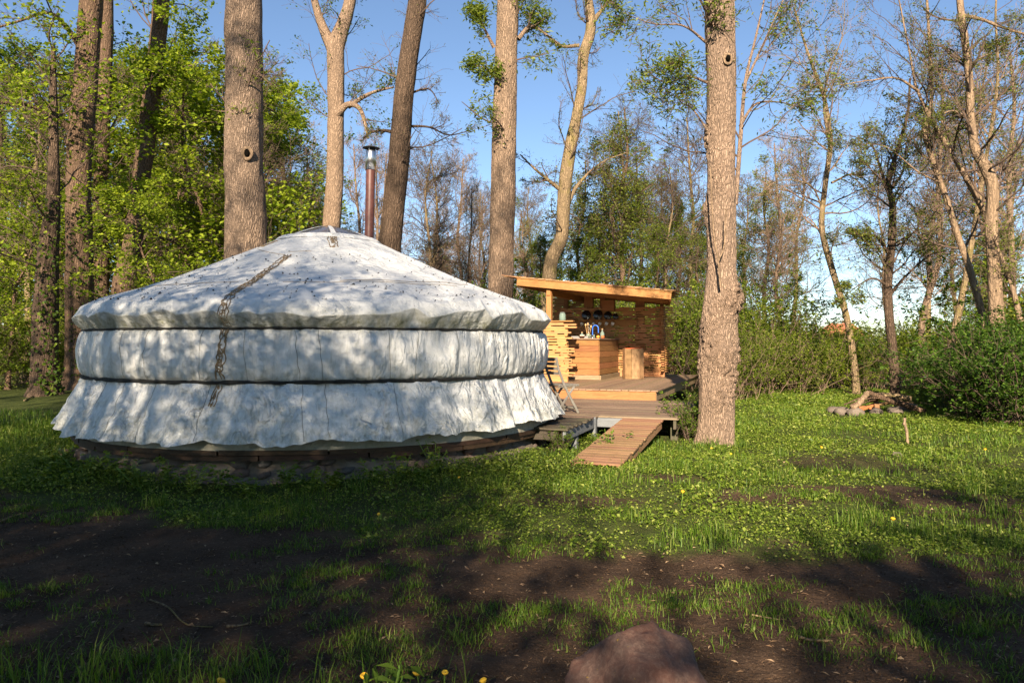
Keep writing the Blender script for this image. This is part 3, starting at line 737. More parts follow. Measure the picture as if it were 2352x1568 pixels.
# counter
co = yard('counter', 'grooved timber kitchen counter with a dark side panel', 'counter', -4.67, 18.1, ZP)
def cl(u, v, z): return (u+4.67, v-18.1, z-ZP)
bh = .148
plank('plinth_board', co, cl(-4.67, 18.13, ZP+.06), (.80, .03, .115), M['platform']); plank('plinth_board', co, cl(-4.25, 19.3, ZP+.055), (2.36, .04, .11), M['platform'], (0, 0, math.pi/2))
for k in range(6):
    z = ZP+.12+bh*(k+.5)
    plank('board', co, cl(-4.67, 18.115, z), (.77, .03, bh-.004), M['counter'])
    plank('board', co, cl(-4.285, 19.28, z), (2.3, .03, bh-.004), M['counter'], (0, 0, math.pi/2))
    plank('board', co, cl(-5.055, 19.28, z), (2.3, .03, bh-.004), M['counter'], (0, 0, math.pi/2))
plank('worktop', co, cl(-4.67, 19.27, ZP+.12+bh*6+.018), (2.42, .84, .036), M['platform'], (0, 0, math.pi/2))
ZC = ZP+.12+bh*6+.036
M['steelmatte'] = plain('sink steel', (.45, .44, .42), .35, .9)
plank('sink_rim', co, cl(-4.80, 18.42, ZC+.03), (.44, .44, .06), M['steelmatte'])

# round stave bin
bn = yard('stave_bin', 'waist-high tub of upright oak staves with red lid beside the counter', 'bin', -3.62, 19.2, ZP)
ns = 9; rb_ = .25
for k in range(ns):
    a = 2*math.pi*k/ns+.2
    plank('stave', bn, (rb_*math.cos(a), rb_*math.sin(a), .39+rv(.006)), (.78, .178, .03), M['stave'], Matrix(((0, -math.sin(a), math.cos(a)), (0, math.cos(a), math.sin(a)), (-1, 0, 0))).to_euler())
M['redlid'] = plain('red lid', (.42, .08, .025), .5, vary=.2)
link('lid', mesh_np('lid', *lathe([(0.001, .80), (.22, .80), (.232, .79), (.232, .745), (.001, .745)], 28), M['redlid']), bn)

# crockery and tools
M['castiron'] = plain('black enamel', (.012, .011, .011), .22, 0, .6)
M['enamel'] = plain('white enamel', (.75, .74, .72), .3, vary=.05)
M['bluehose'] = plain('blue hose', (.03, .13, .55), .35)
M['glass'] = glassy('clear glass', (.5, .56, .52), .14, .05)
M['bowl'] = plain('brown clay bowl', (.10, .05, .03), .4, vary=.2)
M['egg'] = plain('eggshell', (.72, .62, .50), .5)
M['spoon'] = plain('spoon wood', (.45, .26, .11), .6, vary=.2)
M['fruit'] = plain('orange fruit', (.75, .28, .04), .4, vary=.3, vs=14)
M['fruitred'] = plain('red and yellow apple', (.62, .12, .03), .35, vary=.4, vs=10)
def wallpx(x, v):                              # u on the plane v seen at bearing x
    k = (x-1176)/FPX; return (k*KV[1]*v-KV[0]*v)/(KU[0]-k*KU[1])
for (x, r_, lb) in ((1347, .135, 'large black enamel pan lid standing at the rail end over the counter'), (1373.5, .138, 'large black enamel pan lid second along the rail'), (1396.5, .115, 'middle-sized black pan lid third along the rail'), (1414, .085, 'smallest black pan lid at the corner end of the rail')):
    u = wallpx(x, 20.40); o = yard('pan_lid', lb, 'pan lid', u, 20.385, 2.16+r_)
    o.rotation_euler = (R(80), 0, -KA)
    link('disc', mesh_np('disc', *lathe([(r_*.97, -.012), (r_, -.006), (r_, .004), (r_*.9, .012), (r_*.55, .028), (.001, .034)], 32), M['castiron'], True), o)
    link('knob', mesh_np('knob', *lathe([(.008, .03), (.008, .045), (.018, .05), (.018, .06), (.001, .064)], 14), M['castiron'], True), o)
mugV, mugF = lathe([(.001, -.075), (.030, -.075), (.034, -.07), (.040, .0), (.037, .0), (.031, -.068), (.001, -.069)], 20)
t = np.linspace(-1.4, 1.4, 9); hp = np.stack([.036+.028*np.cos(t), 0*t, -.038+.026*np.sin(t)], -1)
hV, hF = tubes(hp[None], np.full((1, 9), .005), 5)
mug_me, han_me, hook_me = mesh_np('cup', mugV, mugF, M['enamel'], True), mesh_np('handle', hV, hF, M['enamel'], True), None
for q, x in enumerate((1339.6, 1353.7, 1366.5, 1380.5, 1396, 1410)):
    u = wallpx(x, 20.36); o = yard('mug', 'white enamel mug hanging from the mug rail', 'mug', u, 20.345, 2.035, 'mugs hanging in a row from the rail')
    o.rotation_euler = (R(-20), R(118), -KA+R(10))
    link('cup', mug_me, o); link('handle', han_me, o)
# tap with blue hose
tp = yard('tap', 'arched blue hose tap standing on the counter', 'tap', -4.55, 18.55, ZC)
t = np.linspace(0, math.pi, 14); arch = np.stack([.075-.075*np.cos(t), 0*t, .26+.075*np.sin(t)], -1)
arch = np.vstack([[[0, 0, 0]], [[0, 0, .14]], arch, [[.152, 0, .14]]])
link('hose', mesh_np('hose', *tubes(spline(arch, 30)[None], np.full((1, 30), .013), 10), M['bluehose'], True), tp)
link('base', mesh_np('base', *lathe([(.001, 0), (.03, 0), (.03, .02), (.018, .03), (.018, .09), (.001, .09)], 16), M['steel'], True), tp)
# utensil jar
uj = yard('utensil_jar', 'glass jar of wooden spoons beside the tap', 'jar', -4.60, 18.30, ZC)
link('jar', mesh_np('jar', *lathe([(.001, 0), (.045, 0), (.048, .12), (.044, .12), (.041, .006), (.001, .006)], 20), M['glass'], True), uj)
for q in range(4):
    a = q*1.6; e = np.array([.07*math.cos(a), .07*math.sin(a), .27+.02*q])
    V1 = tubes(np.array([[[.012*math.cos(a), .012*math.sin(a), .01], list(e)]]), np.full((1, 2), .006), 6)
    b1, f1 = blob(1, q, (.024, .008, .038), .02)
    link('spoon', mesh_np('spoon', *join([V1, (b1+e+np.array([0, 0, .03]), f1)]), M['spoon'] if q != 1 else M['castiron'], True), uj)
eb = yard('egg_bowl', 'brown bowl of eggs at the front edge of the counter', 'bowl', -4.74, 18.22, ZC)
link('bowl', mesh_np('bowl', *lathe([(.001, 0), (.05, 0), (.095, .06), (.10, .065), (.088, .06), (.045, .008), (.001, .008)], 24), M['bowl'], True), eb)
for q in range(5):
    a = q*1.26; link('egg', mesh_np('egg', *blob(2, q, (.021, .021, .028), 0), M['egg'], True), eb, (.045*math.cos(a), .045*math.sin(a), .062), (.9, a, 0))
for (u, v, mt, lb) in ((-4.36, 18.36, 'fruit', 'round orange fruit on the counter corner'), (-4.30, 18.62, 'fruitred', 'red apple on the counter beside the orange fruit')):
    o = yard('fruit', lb, 'fruit', u, v, ZC); link('flesh', mesh_np('flesh', *lathe([(.001, .008), (.03, .002), (.046, .035), (.036, .066), (.012, .074), (.001, .068)], 18), M[mt], True), o)
    link('stalk', mesh_np('stalk', *tubes(np.array([[[0, 0, .066], [.004, 0, .084]]]), np.full((1, 2), .0025), 5), M['spoon']), o)
for (u, v, h, lb) in ((-4.40, 19.0, .24, 'clear glass water bottle standing behind the tap'), (-5.0, 19.2, .16, 'short clear glass bottle at the back of the counter')):
    o = yard('bottle', lb, 'bottle', u, v, ZC); link('body', mesh_np('body', *lathe([(.001, 0), (.05, 0), (.055, .02), (.055, h*.6), (.02, h*.8), (.02, h), (.016, h), (.016, h*.8), (.05, h*.58), (.05, .01), (.001, .01)], 20), M['glass'], True), o)
    link('stopper', mesh_np('stopper', *lathe([(.001, h-.01), (.018, h-.01), (.02, h+.015), (.001, h+.015)], 12), M['spoon']), o)
for q, u in enumerate((-4.98, -4.90, -4.80)):
    o = yard('drinking_glass', 'small drinking glass in a row on the counter', 'glass', u, 19.7, ZC, 'drinking glasses on the counter'); link('body', mesh_np('body', *lathe([(.001, 0), (.03, 0), (.036, .11), (.033, .11), (.027, .006), (.001, .006)], 16), M['glass'], True), o)
o = yard('storage_jar', 'tall glass storage jar on the low slat wall', 'jar', -4.92, 17.05, 2.04)
link('body', mesh_np('body', *lathe([(.001, 0), (.07, 0), (.08, .02), (.08, .14), (.06, .18), (.055, .18), (.075, .135), (.075, .01), (.001, .01)], 24), M['glass'], True), o)
link('lid', mesh_np('lid', *lathe([(.001, .18), (.064, .18), (.064, .2), (.001, .21)], 20), M['glass'], True), o)

# folding chair
chx = thing('folding_chair', 'weathered grey slatted folding chair on the deck beside the yurt', 'chair', (.80, 11.95, ZD), R(28))
def bar(name, a, b_, w_, t_, mt='chairwood'):
    a, b_ = Vector(a), Vector(b_); d = b_-a; o = plank(name, chx, (a+b_)/2, (round(d.length, 2), w_, t_), M[mt], d.to_track_quat('X', 'Z').to_euler()); return o
for s_ in (-.19, .19):
    bar('back_leg', (.20, s_, 0), (-.06, s_, .44), .022, .04); bar('upright', (-.06, s_, .44), (-.17, s_, .70), .022, .04); bar('upright', (-.17, s_, .70), (-.215, s_, .90), .022, .036)
    s2 = s_*.86; bar('front_leg', (-.20, s2, 0), (.14, s2, .43), .022, .035); bar('seat_rail', (-.16, s2, .43), (.22, s2, .445), .022, .03)
for q in range(6):
    x = -.13+.065*q; plank('seat_slat', chx, (x, 0, .455), (.38, .05, .016), M['chairwood'], (0, 0, math.pi/2))
for q in range(4):
    z = .64+.075*q; x = -.145-.07*(z-.64)/.26; plank('back_slat', chx, (x-.012, 0, z), (.40, .014, .05), M['chairwood'], (R(8), 0, math.pi/2))
plank('stretcher', chx, (.16, 0, .08), (.36, .02, .03), M['chairwood'], (0, 0, math.pi/2)); plank('stretcher', chx, (-.15, 0, .08), (.30, .02, .03), M['chairwood'], (0, 0, math.pi/2))

# ------------------------------------------------------------------ trees
def plen(p): return np.linalg.norm(np.diff(p, axis=1), axis=2).sum(1)
def spawn(pts, rad, n, P, t0, t1, ang, lf, rg, up=.08, wob=.16, rf=.55, spread=.5, labs=None, flat=0.0):
    Np, Pp, _ = pts.shape; pi = np.repeat(np.arange(Np), n); K = len(pi)
    t = rg.uniform(t0, t1, K); f = t*(Pp-1.001); i0 = f.astype(int); fr = (f-i0)[:, None]
    st = pts[pi, i0]*(1-fr)+pts[pi, i0+1]*fr; r0 = (rad[pi, i0]*(1-fr[:, 0])+rad[pi, i0+1]*fr[:, 0])*rf
    tg = unit(pts[pi, i0+1]-pts[pi, i0]); rn = rg.normal(size=(K, 3)); rn[:, 2] *= (1-flat); pp = unit(rn-tg*np.sum(rn*tg, 1, keepdims=True))
    an = ang*rg.uniform(1-spread, 1+spread, K)[:, None]
    d = unit(tg*np.cos(an)+pp*np.sin(an))
    ln = (plen(pts)[pi]*lf if labs is None else np.full(K, labs))*(1.15-.65*t)*rg.uniform(.55, 1.35, K)
    out = np.zeros((K, P, 3)); out[:, 0] = st
    for q in range(1, P):
        out[:, q] = out[:, q-1]+d*(ln/(P-1))[:, None]
        d = unit(d+wob*rg.normal(size=(K, 3))+np.array([0, 0, up]))
    rr = np.maximum(r0, .0025)[:, None]*np.linspace(1, .3, P)[None, :]
    return out, rr
def along(pts, n, rg, t0=.15):
    """n random points per polyline"""
    Np, Pp, _ = pts.shape; pi = np.repeat(np.arange(Np), n); f = rg.uniform(t0, 1, len(pi))*(Pp-1.001); i0 = f.astype(int); fr = (f-i0)[:, None]
    return pts[pi, i0]*(1-fr)+pts[pi, i0+1]*fr, unit(pts[pi, i0+1]-pts[pi, i0])
def trunk_geo(path, rows, S, ridge_amp=.04, flare=.35, burls=(), z0=0.0, seed=0, rfreq=13):
    """path (k,4) x,y,z,r"""
    p = spline(path, rows); c = p[:, :3]; r = np.maximum(p[:, 3], .004)
    t = unit(np.gradient(c, axis=0)); ref = np.array([0, 1.0, 0]); n = unit(np.cross(np.broadcast_to(ref, t.shape), t)); b_ = np.cross(t, n)
    a = np.linspace(0, 2*np.pi, S, endpoint=False); hz = c[:, 2][:, None]; A = a[None, :]+0*hz
    ca, sa = np.cos(A), np.sin(A)
    fl = 1+flare*np.exp(-np.maximum(hz-z0, 0)/.28)*(1+.5*vnoise(ca*2+seed, sa*2, 0, seed+3))
    low = .06*fbm(ca*1.2+seed, sa*1.2, hz*.9, seed+1, 2)
    rd = ridge_amp*(np.abs(vnoise(ca*rfreq*.5, sa*rfreq*.5, hz*1.4, seed+2))*2-.8) + ridge_amp*.5*fbm(ca*9, sa*9, hz*5, seed+4, 2)
    R_ = r[:, None]*fl*(1+low+rd)
    for (bz, ba, hw, aw, amp) in burls:
        w_ = np.exp(-((hz-bz)/hw)**2-((np.angle(np.exp(1j*(A-ba))))/aw)**2)
        R_ = R_ + amp*w_*(.5+1.5*np.abs(fbm(ca*8+3, sa*8, hz*16, seed+9, 4)))
    V = c[:, None, :]+R_[..., None]*(ca[..., None]*n[:, None, :]+sa[..., None]*b_[:, None, :])
    i, j = np.meshgrid(np.arange(rows-1), np.arange(S), indexing='ij'); j2 = (j+1) % S
    F = np.stack([i*S+j, i*S+j2, (i+1)*S+j2, (i+1)*S+j], -1).reshape(-1, 4)
    return V.reshape(-1, 3), F
def pxpath(L, d, dd=0.0):
    """[(x, y, width)] surveyed at distance d (+dd towards the end) -> path with radii"""
    out = []
    for q, (x, y, w_) in enumerate(L):
        dq = d+dd*q/max(1, len(L)-1); p = px(x, y, dq); out.append([*p, w_*.93/FPX*dq/2])
    return np.array(out)
def make_tree(name, label, path, seed, bark, twig, leaf, limbs=(), rows=60, S=14, n1=14, n2=7, n3=5, t0=.45, ang=.95, len1=2.4, leafn=3, lsize=.06, lasp=.6,
              group=None, ridge_amp=.04, burls=(), up=.08, wob=.17, lclust=1, lspread=.05, flat=.3, ext=None, flare=.35, lf2=.5, lf3=.5, bflat=0.0, cat='tree', extra=None, rmin=.0035, rcap=.028):
    rg = np.random.default_rng(seed); path = np.array(path, float)
    g0 = float(gz(path[0, 0], path[0, 1])) - .08
    if path[0, 2] > g0+.02:                    # carry a trunk whose foot is hidden down to the ground
        path = np.vstack([[path[0, 0]+(path[0, 0]-path[1, 0])*.3, path[0, 1], g0, path[0, 3]*1.12], path])
    else: path[0, 2] = g0
    if ext: path = np.vstack([path, np.array([path[-1, 0]+ext[0], path[-1, 1]+ext[1], path[-1, 2]+ext[2], path[-1, 3]*.35])])
    base = path[0, :3].copy(); base[2] = g0+.08; path[:, :3] -= base
    root = thing(name, label, cat, tuple(base), 0, group)
    parts = [trunk_geo(path, rows, S, ridge_amp, flare, burls, 0.0, seed)]
    bp = [spline(path, 16)]
    for L in limbs:
        L = np.array(L, float); L[:, :3] -= base; L[:, 3] *= np.linspace(1, .5, len(L)); s_ = spline(L, 16); bp.append(s_)
        parts.append(trunk_geo(L, 26, 8, .03, 0, (), -9, seed+5))
    link('trunk', mesh_np('trunk', *join(parts), bark, True), root)
    B = np.stack(bp); P0, R0 = B[..., :3], B[..., 3]
    c1, r1 = spawn(P0[:1], R0[:1], n1, 9, t0, 1, ang, 0, rg, up, wob, .42, labs=len1, flat=bflat)
    if len(bp) > 1:
        e1, q1 = spawn(P0[1:], R0[1:], max(4, n1//4), 9, .15, 1, ang*.8, .5, rg, up, wob, .5, flat=bflat)
        c1 = np.concatenate([c1, e1, P0[1:, ::1][:, np.linspace(0, 15, 9).astype(int)]]); r1 = np.concatenate([r1, q1, R0[1:][:, np.linspace(0, 15, 9).astype(int)]])
    r1 = np.minimum(r1, rcap*np.linspace(1, .35, 9)[None, :])
    c2, r2 = spawn(c1, r1, n2, 6, .15, 1, .85, lf2, rg, up*.7, wob, .55, flat=bflat)
    c3, r3 = spawn(c2, r2, n3, 4, .2, 1, .8, lf3, rg, up*.5, wob, .6, flat=bflat)
    rm = lambda r: np.maximum(r, rmin)
    nb1 = len(c1)-len(limbs)
    link('branches', mesh_np('branches', *join([tubes(c1[:nb1] if len(limbs) else c1, rm(r1[:nb1] if len(limbs) else r1), 5), tubes(c2, rm(r2), 3), tubes(c3, rm(r3), 3)]), twig), root)['kind'] = 'stuff'
    if leafn > 0:
        c, tg = along(c3, leafn, rg)
        if lclust > 1: c = np.repeat(c, lclust, 0); tg = np.repeat(tg, lclust, 0)
        c = c+rg.normal(size=c.shape)*lspread
        V, F = leaf_quads(c, lsize*rg.uniform(.4, 1.5, len(c)), lasp, rg, flat, axis=tg*.6)
        link('crown', mesh_np('crown', V, F, leaf), root)
    if extra: extra(root, base, rg)
    return root
def upr(x, y, h, r, lean=(0, 0), k=5, wig=.12, rg=None):
    rg = rg or rng; t = np.linspace(0, 1, k)
    return np.stack([x+lean[0]*t+wig*rg.normal(size=k)*(t > 0), y+lean[1]*t+wig*rg.normal(size=k)*(t > 0), h*t, r*(1-.8*t)], -1)

def ring_scar(root, p, r_, mat_a, mat_b):
    """knot hole: raised collar round a dark hollow"""
    a = np.linspace(0, 2*np.pi, 20); pts = np.stack([r_*np.cos(a), 0*a, 1.25*r_*np.sin(a)], -1)
    V, F = tubes(pts[None], (r_*.42*(1+.2*np.sin(a*3)))[None], 8)
    o = link('knot_hole', mesh_np('knot_hole', V*np.array([1, .45, 1]), F, mat_a, True), root, p)
    V, F = blob(2, 4, (r_*.62, .05, r_*.9), .1); link('hollow', mesh_np('hollow', V, F, mat_b, True), o, (0, -r_*.25, 0))
    return o

# the tall trunks round the yurt -------------------------------------------------
p = pxpath([(566, 700, 108), (566, 560, 100), (562, 350, 92), (561, 150, 87), (560, 0, 84)], 17.2)
t2 = make_tree('tall_tree', 'thick pale trunk with deep ridged bark and a knot hole, rising behind the yurt roof', p, 11, M['bark_pale'], M['twig_pale'], M['leaf_lime'],
               rows=170, S=52, n1=10, n2=5, n3=4, t0=.45, len1=1.8, ext=(.1, .3, 4), ridge_amp=.035, leafn=2, lclust=3, lsize=.09, lasp=.35, lspread=.08)
q = px(568, 352, 17.2-.43); ring_scar(t2, Vector(q)-t2.location, .10, M['bark_smooth'], M['hole'])
p = pxpath([(185, 880, 66), (183, 760, 64), (182, 560, 60), (180, 400, 56), (195, 200, 54), (206, 60, 52), (212, -30, 50)], 23.5)
lim = [pxpath([(165, 300, 18), (120, 265, 16), (60, 240, 13), (0, 235, 12), (-60, 225, 9)], 23.4, -2), pxpath([(185, 110, 16), (150, 60, 13), (110, 30, 11), (40, 50, 9), (-30, 70, 7)], 23.4, -2)]
def ivy(root, base, rg):
    n_ = 420; z = 5.5*rg.uniform(.05, 1, n_)**1.6; a = rg.normal(.8, .7, n_); r_ = .44
    c = np.stack([.05+r_*np.sin(a), -r_*np.cos(a), z], -1); V, F = leaf_quads(c, rg.uniform(.07, .13, n_), .9, rg, 0); link('ivy', mesh_np('ivy', V, F, M['leaf_green']), root)
make_tree('tall_tree', 'brown dappled trunk with low crooked limbs left of the yurt', p, 12, M['bark_brown'], M['twig'], M['leaf_lime'], limbs=lim, rows=140, S=40, n1=12, n2=7, n3=6, t0=.3, len1=3.0,
          ext=(.2, 0, 4), leafn=4, lsize=.10, lasp=.85, lspread=.12, up=0, bflat=.5, extra=ivy)
p = pxpath([(232, 660, 36), (232, 400, 34), (240, 200, 32), (245, 0, 30)], 31)
make_tree('tall_tree', 'slim grey trunk half hidden behind the dappled brown trunk', p, 13, M['bark_brown'], M['twig'], M['leaf_green'], n1=18, len1=3.5, ext=(0, 0, 4), leafn=4, lsize=.13, lasp=.8, lspread=.15, t0=.2, up=0, bflat=.5)
p = pxpath([(285, 660, 54), (305, 560, 46), (335, 330, 42), (362, 100, 38), (372, -20, 36)], 27)
make_tree('tall_tree', 'dark leaning trunk wrapped in lime-green sprays behind the yurt', p, 14, M['bark_brown'], M['twig'], M['leaf_lime'], n1=20, n2=6, n3=5, len1=3.4, ext=(.4, 0, 4), leafn=5, lsize=.13, lasp=.9, lspread=.14, t0=.15, up=0, bflat=.6)
p = pxpath([(102, 868, 62), (105, 700, 56), (112, 560, 46), (122, 430, 30)], 21)
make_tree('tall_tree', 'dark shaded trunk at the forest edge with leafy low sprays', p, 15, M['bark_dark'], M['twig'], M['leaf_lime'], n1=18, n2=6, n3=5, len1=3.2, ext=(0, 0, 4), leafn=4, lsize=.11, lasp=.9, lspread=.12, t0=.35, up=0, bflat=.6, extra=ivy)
p = pxpath([(757, 600, 46), (768, 430, 42), (772, 250, 40), (770, 130, 42), (775, 95, 40), (800, 20, 30), (806, -40, 28)], 29)
lim = [pxpath([(765, 110, 34), (740, 60, 28), (722, 0, 26), (712, -60, 22)], 29, .5), pxpath([(775, 262, 22), (800, 240, 18), (826, 250, 16), (840, 290, 14), (845, 318, 10)], 28.8, -.5), pxpath([(800, 245, 14), (850, 215, 12), (905, 200, 9)], 28.8, -.6)]
make_tree('tall_tree', 'pale forked trunk with crooked side limbs behind the flue pipe', p, 16, M['bark_ash'], M['twig'], M['leaf_green'], limbs=lim, rows=110, S=28, n1=16, len1=3, ext=(.2, 0, 4), leafn=2, lsize=.10, lasp=.5, lspread=.1, t0=.5)
p = pxpath([(893, 600, 58), (900, 520, 54), (915, 380, 52), (930, 200, 48), (950, 60, 44), (962, -30, 42)], 21.5)
lim = [pxpath([(910, 305, 11), (880, 300, 9), (850, 305, 8), (835, 318, 8)], 21.4, -.3), pxpath([(930, 290, 8), (985, 292, 6), (1030, 310, 5), (1080, 300, 4)], 21.6, .5), pxpath([(940, 215, 7), (985, 205, 5), (1010, 240, 4)], 21.6, .5)]
make_tree('tall_tree', 'dark leaning trunk striped with shadow to the right of the flue pipe', p, 17, M['bark_dark'], M['twig'], M['leaf_olive'], limbs=lim, rows=140, S=40, n1=9, n2=7, n3=6, len1=2.6, ext=(.3, 0, 4), leafn=1, lsize=.05, lasp=.4, t0=.3)  # crown shade on this trunk is put into its dark bark colour
p = pxpath([(1148, 720, 66), (1150, 640, 64), (1156, 400, 60), (1160, 200, 56), (1166, 50, 54), (1168, -30, 52)], 21)
lim = [pxpath([(1190, 90, 12), (1220, 60, 10), (1255, 80, 8), (1290, 105, 6)], 21, .4), pxpath([(1135, 110, 9), (1110, 60, 7), (1095, 20, 5)], 21, -.4), pxpath([(1155, 200, 8), (1120, 160, 6), (1090, 150, 4)], 20.7, -.5)]
t5 = make_tree('tall_tree', 'straight pale ash trunk with tufts of young leaves between yurt and kitchen shelter', p, 18, M['bark_ash'], M['twig'], M['leaf_ash'], limbs=lim, rows=150, S=44, n1=12, n2=5, n3=4, len1=1.5, ext=(.1, 0, 4), leafn=2, lclust=5, lsize=.13, lasp=.3, lspread=.11, t0=.42, ang=1.0)
p = pxpath([(1258, 690, 36), (1266, 600, 35), (1290, 540, 33), (1297, 430, 34), (1312, 330, 30), (1335, 210, 26), (1340, 130, 26), (1356, 70, 26), (1352, 0, 20), (1340, -50, 14)], 25)
lim = [pxpath([(1296, 500, 18), (1312, 450, 13), (1340, 410, 10), (1385, 372, 7), (1440, 350, 5)], 25, 1), pxpath([(1292, 440, 12), (1255, 410, 10), (1225, 385, 8), (1195, 355, 6)], 25, -.8), pxpath([(1330, 105, 10), (1288, 106, 9), (1255, 80, 7), (1230, 60, 6), (1215, 20, 5)], 25, -.5), pxpath([(1358, 55, 16), (1385, 20, 12), (1420, -20, 9)], 25, .5)]
make_tree('curving_tree', 'curving yellowish trunk with forked limbs rising behind the kitchen shelter roof', p, 19, M['bark_moss'], M['twig'], M['leaf_olive'], limbs=lim, rows=120, S=28, n1=16, n2=8, n3=6, len1=2.4, leafn=2, lsize=.06, lasp=.5, t0=.3, ext=(0, 0, 1.5), flare=.1)

# the burred trunk on the meadow
p = pxpath([(1640, 1014, 84), (1645, 960, 84), (1646, 850, 80), (1650, 760, 84), (1656, 640, 72), (1657, 450, 68), (1657, 250, 70), (1654, 100, 70), (1652, -20, 68)], 11.1)
lim = [pxpath([(1690, 470, 11), (1700, 330, 12), (1712, 190, 11), (1735, 90, 9), (1760, -20, 8)], 11.5, .2), pxpath([(1700, 290, 8), (1735, 240, 7), (1790, 235, 5), (1850, 250, 4)], 11.6, .4),
       pxpath([(1712, 190, 7), (1745, 120, 6), (1790, 20, 5), (1820, -40, 4)], 11.6, .3), pxpath([(1625, 190, 8), (1580, 175, 6), (1530, 190, 5), (1480, 160, 4)], 11, -.5),
       pxpath([(1625, 100, 8), (1570, 60, 6), (1500, 55, 5), (1430, 30, 4)], 11, -.5), pxpath([(1625, 300, 6), (1590, 250, 5), (1560, 230, 4), (1540, 160, 3)], 11, -.3),
       ]
ba = lambda deg: R(deg)
burls = [(1.75, R(215), .24, .6, .055), (1.45, R(235), .30, .5, .055), (1.25, R(280), .2, .5, .08), (1.0, R(310), .3, .45, .08), (1.45, R(335), .25, .4, .06), (2.15, R(290), .28, .8, .08), (2.2, R(330), .2, .7, .05), (.75, R(260), .25, .5, .06), (2.9, R(210), .3, .5, .04), (3.5, R(190), .25, .4, .05), (4.0, R(240), .3, .5, .05), (4.6, R(200), .3, .5, .05), (1.2, R(190), .25, .5, .04)]
t7 = make_tree('burred_tree', 'thick pale trunk covered in burrs standing in the grass beside the ramp', p, 20, M['bark_burr'], M['twig'], M['leaf_ash'], limbs=lim, rows=340, S=90, n1=8, n2=6, n3=5, len1=1.1, ext=(0, .2, 4.5),
               burls=burls, ridge_amp=.03, leafn=1, lclust=6, lsize=.075, lasp=.28, lspread=.09, t0=.5, flare=.16, lf2=.6, lf3=.6)
for L in (pxpath([(1655, 660, 6), (1650, 600, 5), (1640, 540, 4), (1636, 480, 4), (1632, 380, 3)], 10.72, -.1), pxpath([(1650, 600, 5), (1664, 560, 4), (1668, 480, 3)], 10.72, -.1)):
    s_ = spline(L, 14); link('shoot', mesh_np('shoot', *tubes((s_[:, :3]-np.array(t7.location))[None], s_[None, :, 3], 6), M['bark_smooth'], True), t7)
q = px(1672, 135, 10.86); ring_scar(t7, Vector(q)-t7.location, .055, M['bark_smooth'], M['hole'])

# slim trees on the right -------------------------------------------------------
p = pxpath([(1967, 905, 19), (1962, 840, 16), (1945, 730, 16), (1915, 630, 15), (1888, 525, 14), (1895, 430, 13), (1907, 340, 12), (1905, 290, 10), (1890, 215, 9), (1855, 120, 6), (1825, 20, 4)], 21.8)
lim = [pxpath([(1906, 330, 8), (1893, 250, 7), (1900, 180, 6), (1935, 80, 4), (1940, 0, 3)], 21.8), pxpath([(1910, 420, 6), (1960, 400, 5), (2005, 425, 5)], 21.8, .3), pxpath([(1890, 480, 5), (1860, 425, 4), (1790, 415, 3), (1740, 450, 2)], 21.8, -.5)]
make_tree('slender_tree', 'slender sunlit tree with a bent trunk behind the fire ring', p, 21, M['bark_moss'], M['twig_pale'], M['leaf_olive'], limbs=lim, rows=90, S=18, n1=26, n2=7, n3=6, len1=2.3, leafn=4, lsize=.05, lasp=.6, t0=.35, flare=.15, up=.04)
p = pxpath([(2056, 912, 24), (2052, 820, 22), (2042, 720, 21), (2040, 640, 20), (2048, 560, 18), (2050, 470, 16), (2040, 420, 14), (2060, 350, 10), (2085, 260, 7), (2090, 180, 4)], 20.5)
lim = [pxpath([(2042, 680, 10), (2075, 640, 8), (2130, 590, 6), (2190, 560, 4)], 20.5, .5), pxpath([(2040, 580, 10), (2015, 545, 8), (1985, 540, 6), (1935, 560, 4)], 20.5, -.5), pxpath([(2040, 440, 9), (2020, 380, 8), (2000, 330, 6), (1950, 310, 4)], 20.5, -.4),
       pxpath([(2042, 660, 7), (2010, 640, 6), (1980, 650, 5), (1940, 680, 3)], 20.5, -.4), pxpath([(2050, 430, 8), (2075, 390, 6), (2085, 320, 5), (2120, 260, 3)], 20.5, .4)]
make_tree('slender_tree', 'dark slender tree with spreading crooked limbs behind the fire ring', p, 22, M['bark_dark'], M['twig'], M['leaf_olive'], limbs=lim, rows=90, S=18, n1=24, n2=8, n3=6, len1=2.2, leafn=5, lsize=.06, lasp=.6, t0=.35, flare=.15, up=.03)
p = pxpath([(2294, 800, 34), (2288, 720, 33), (2283, 611, 30), (2277, 524, 28), (2280, 430, 28), (2262, 380, 26), (2240, 340, 22), (2230, 269, 19), (2225, 168, 18), (2208, 30, 16), (2203, -30, 14)], 17)
lim = [pxpath([(2345, 740, 14), (2328, 670, 14), (2306, 604, 13), (2280, 545, 12)], 16.6, .3), pxpath([(2210, 35, 10), (2255, 45, 9), (2300, 62, 9), (2352, 78, 9), (2420, 90, 8)], 17, -.5), pxpath([(2226, 150, 8), (2260, 130, 6), (2310, 110, 4)], 17, .4), pxpath([(2232, 280, 7), (2190, 255, 6), (2150, 270, 4)], 17, -.3)]
make_tree('curving_tree', 'stout smooth tree with an elbow bend rising out of the dark bushes', p, 23, M['bark_smooth'], M['twig'], M['leaf_olive'], limbs=lim, rows=110, S=24, n1=22, n2=8, n3=6, len1=2.0, leafn=3, lsize=.05, lasp=.5, t0=.45, flare=.1)
p = pxpath([(2272, 790, 17), (2233, 638, 16), (2196, 530, 15), (2169, 443, 14), (2140, 360, 13), (2125, 300, 12), (2139, 240, 9), (2137, 134, 8), (2129, 0, 6), (2126, -30, 5)], 18)
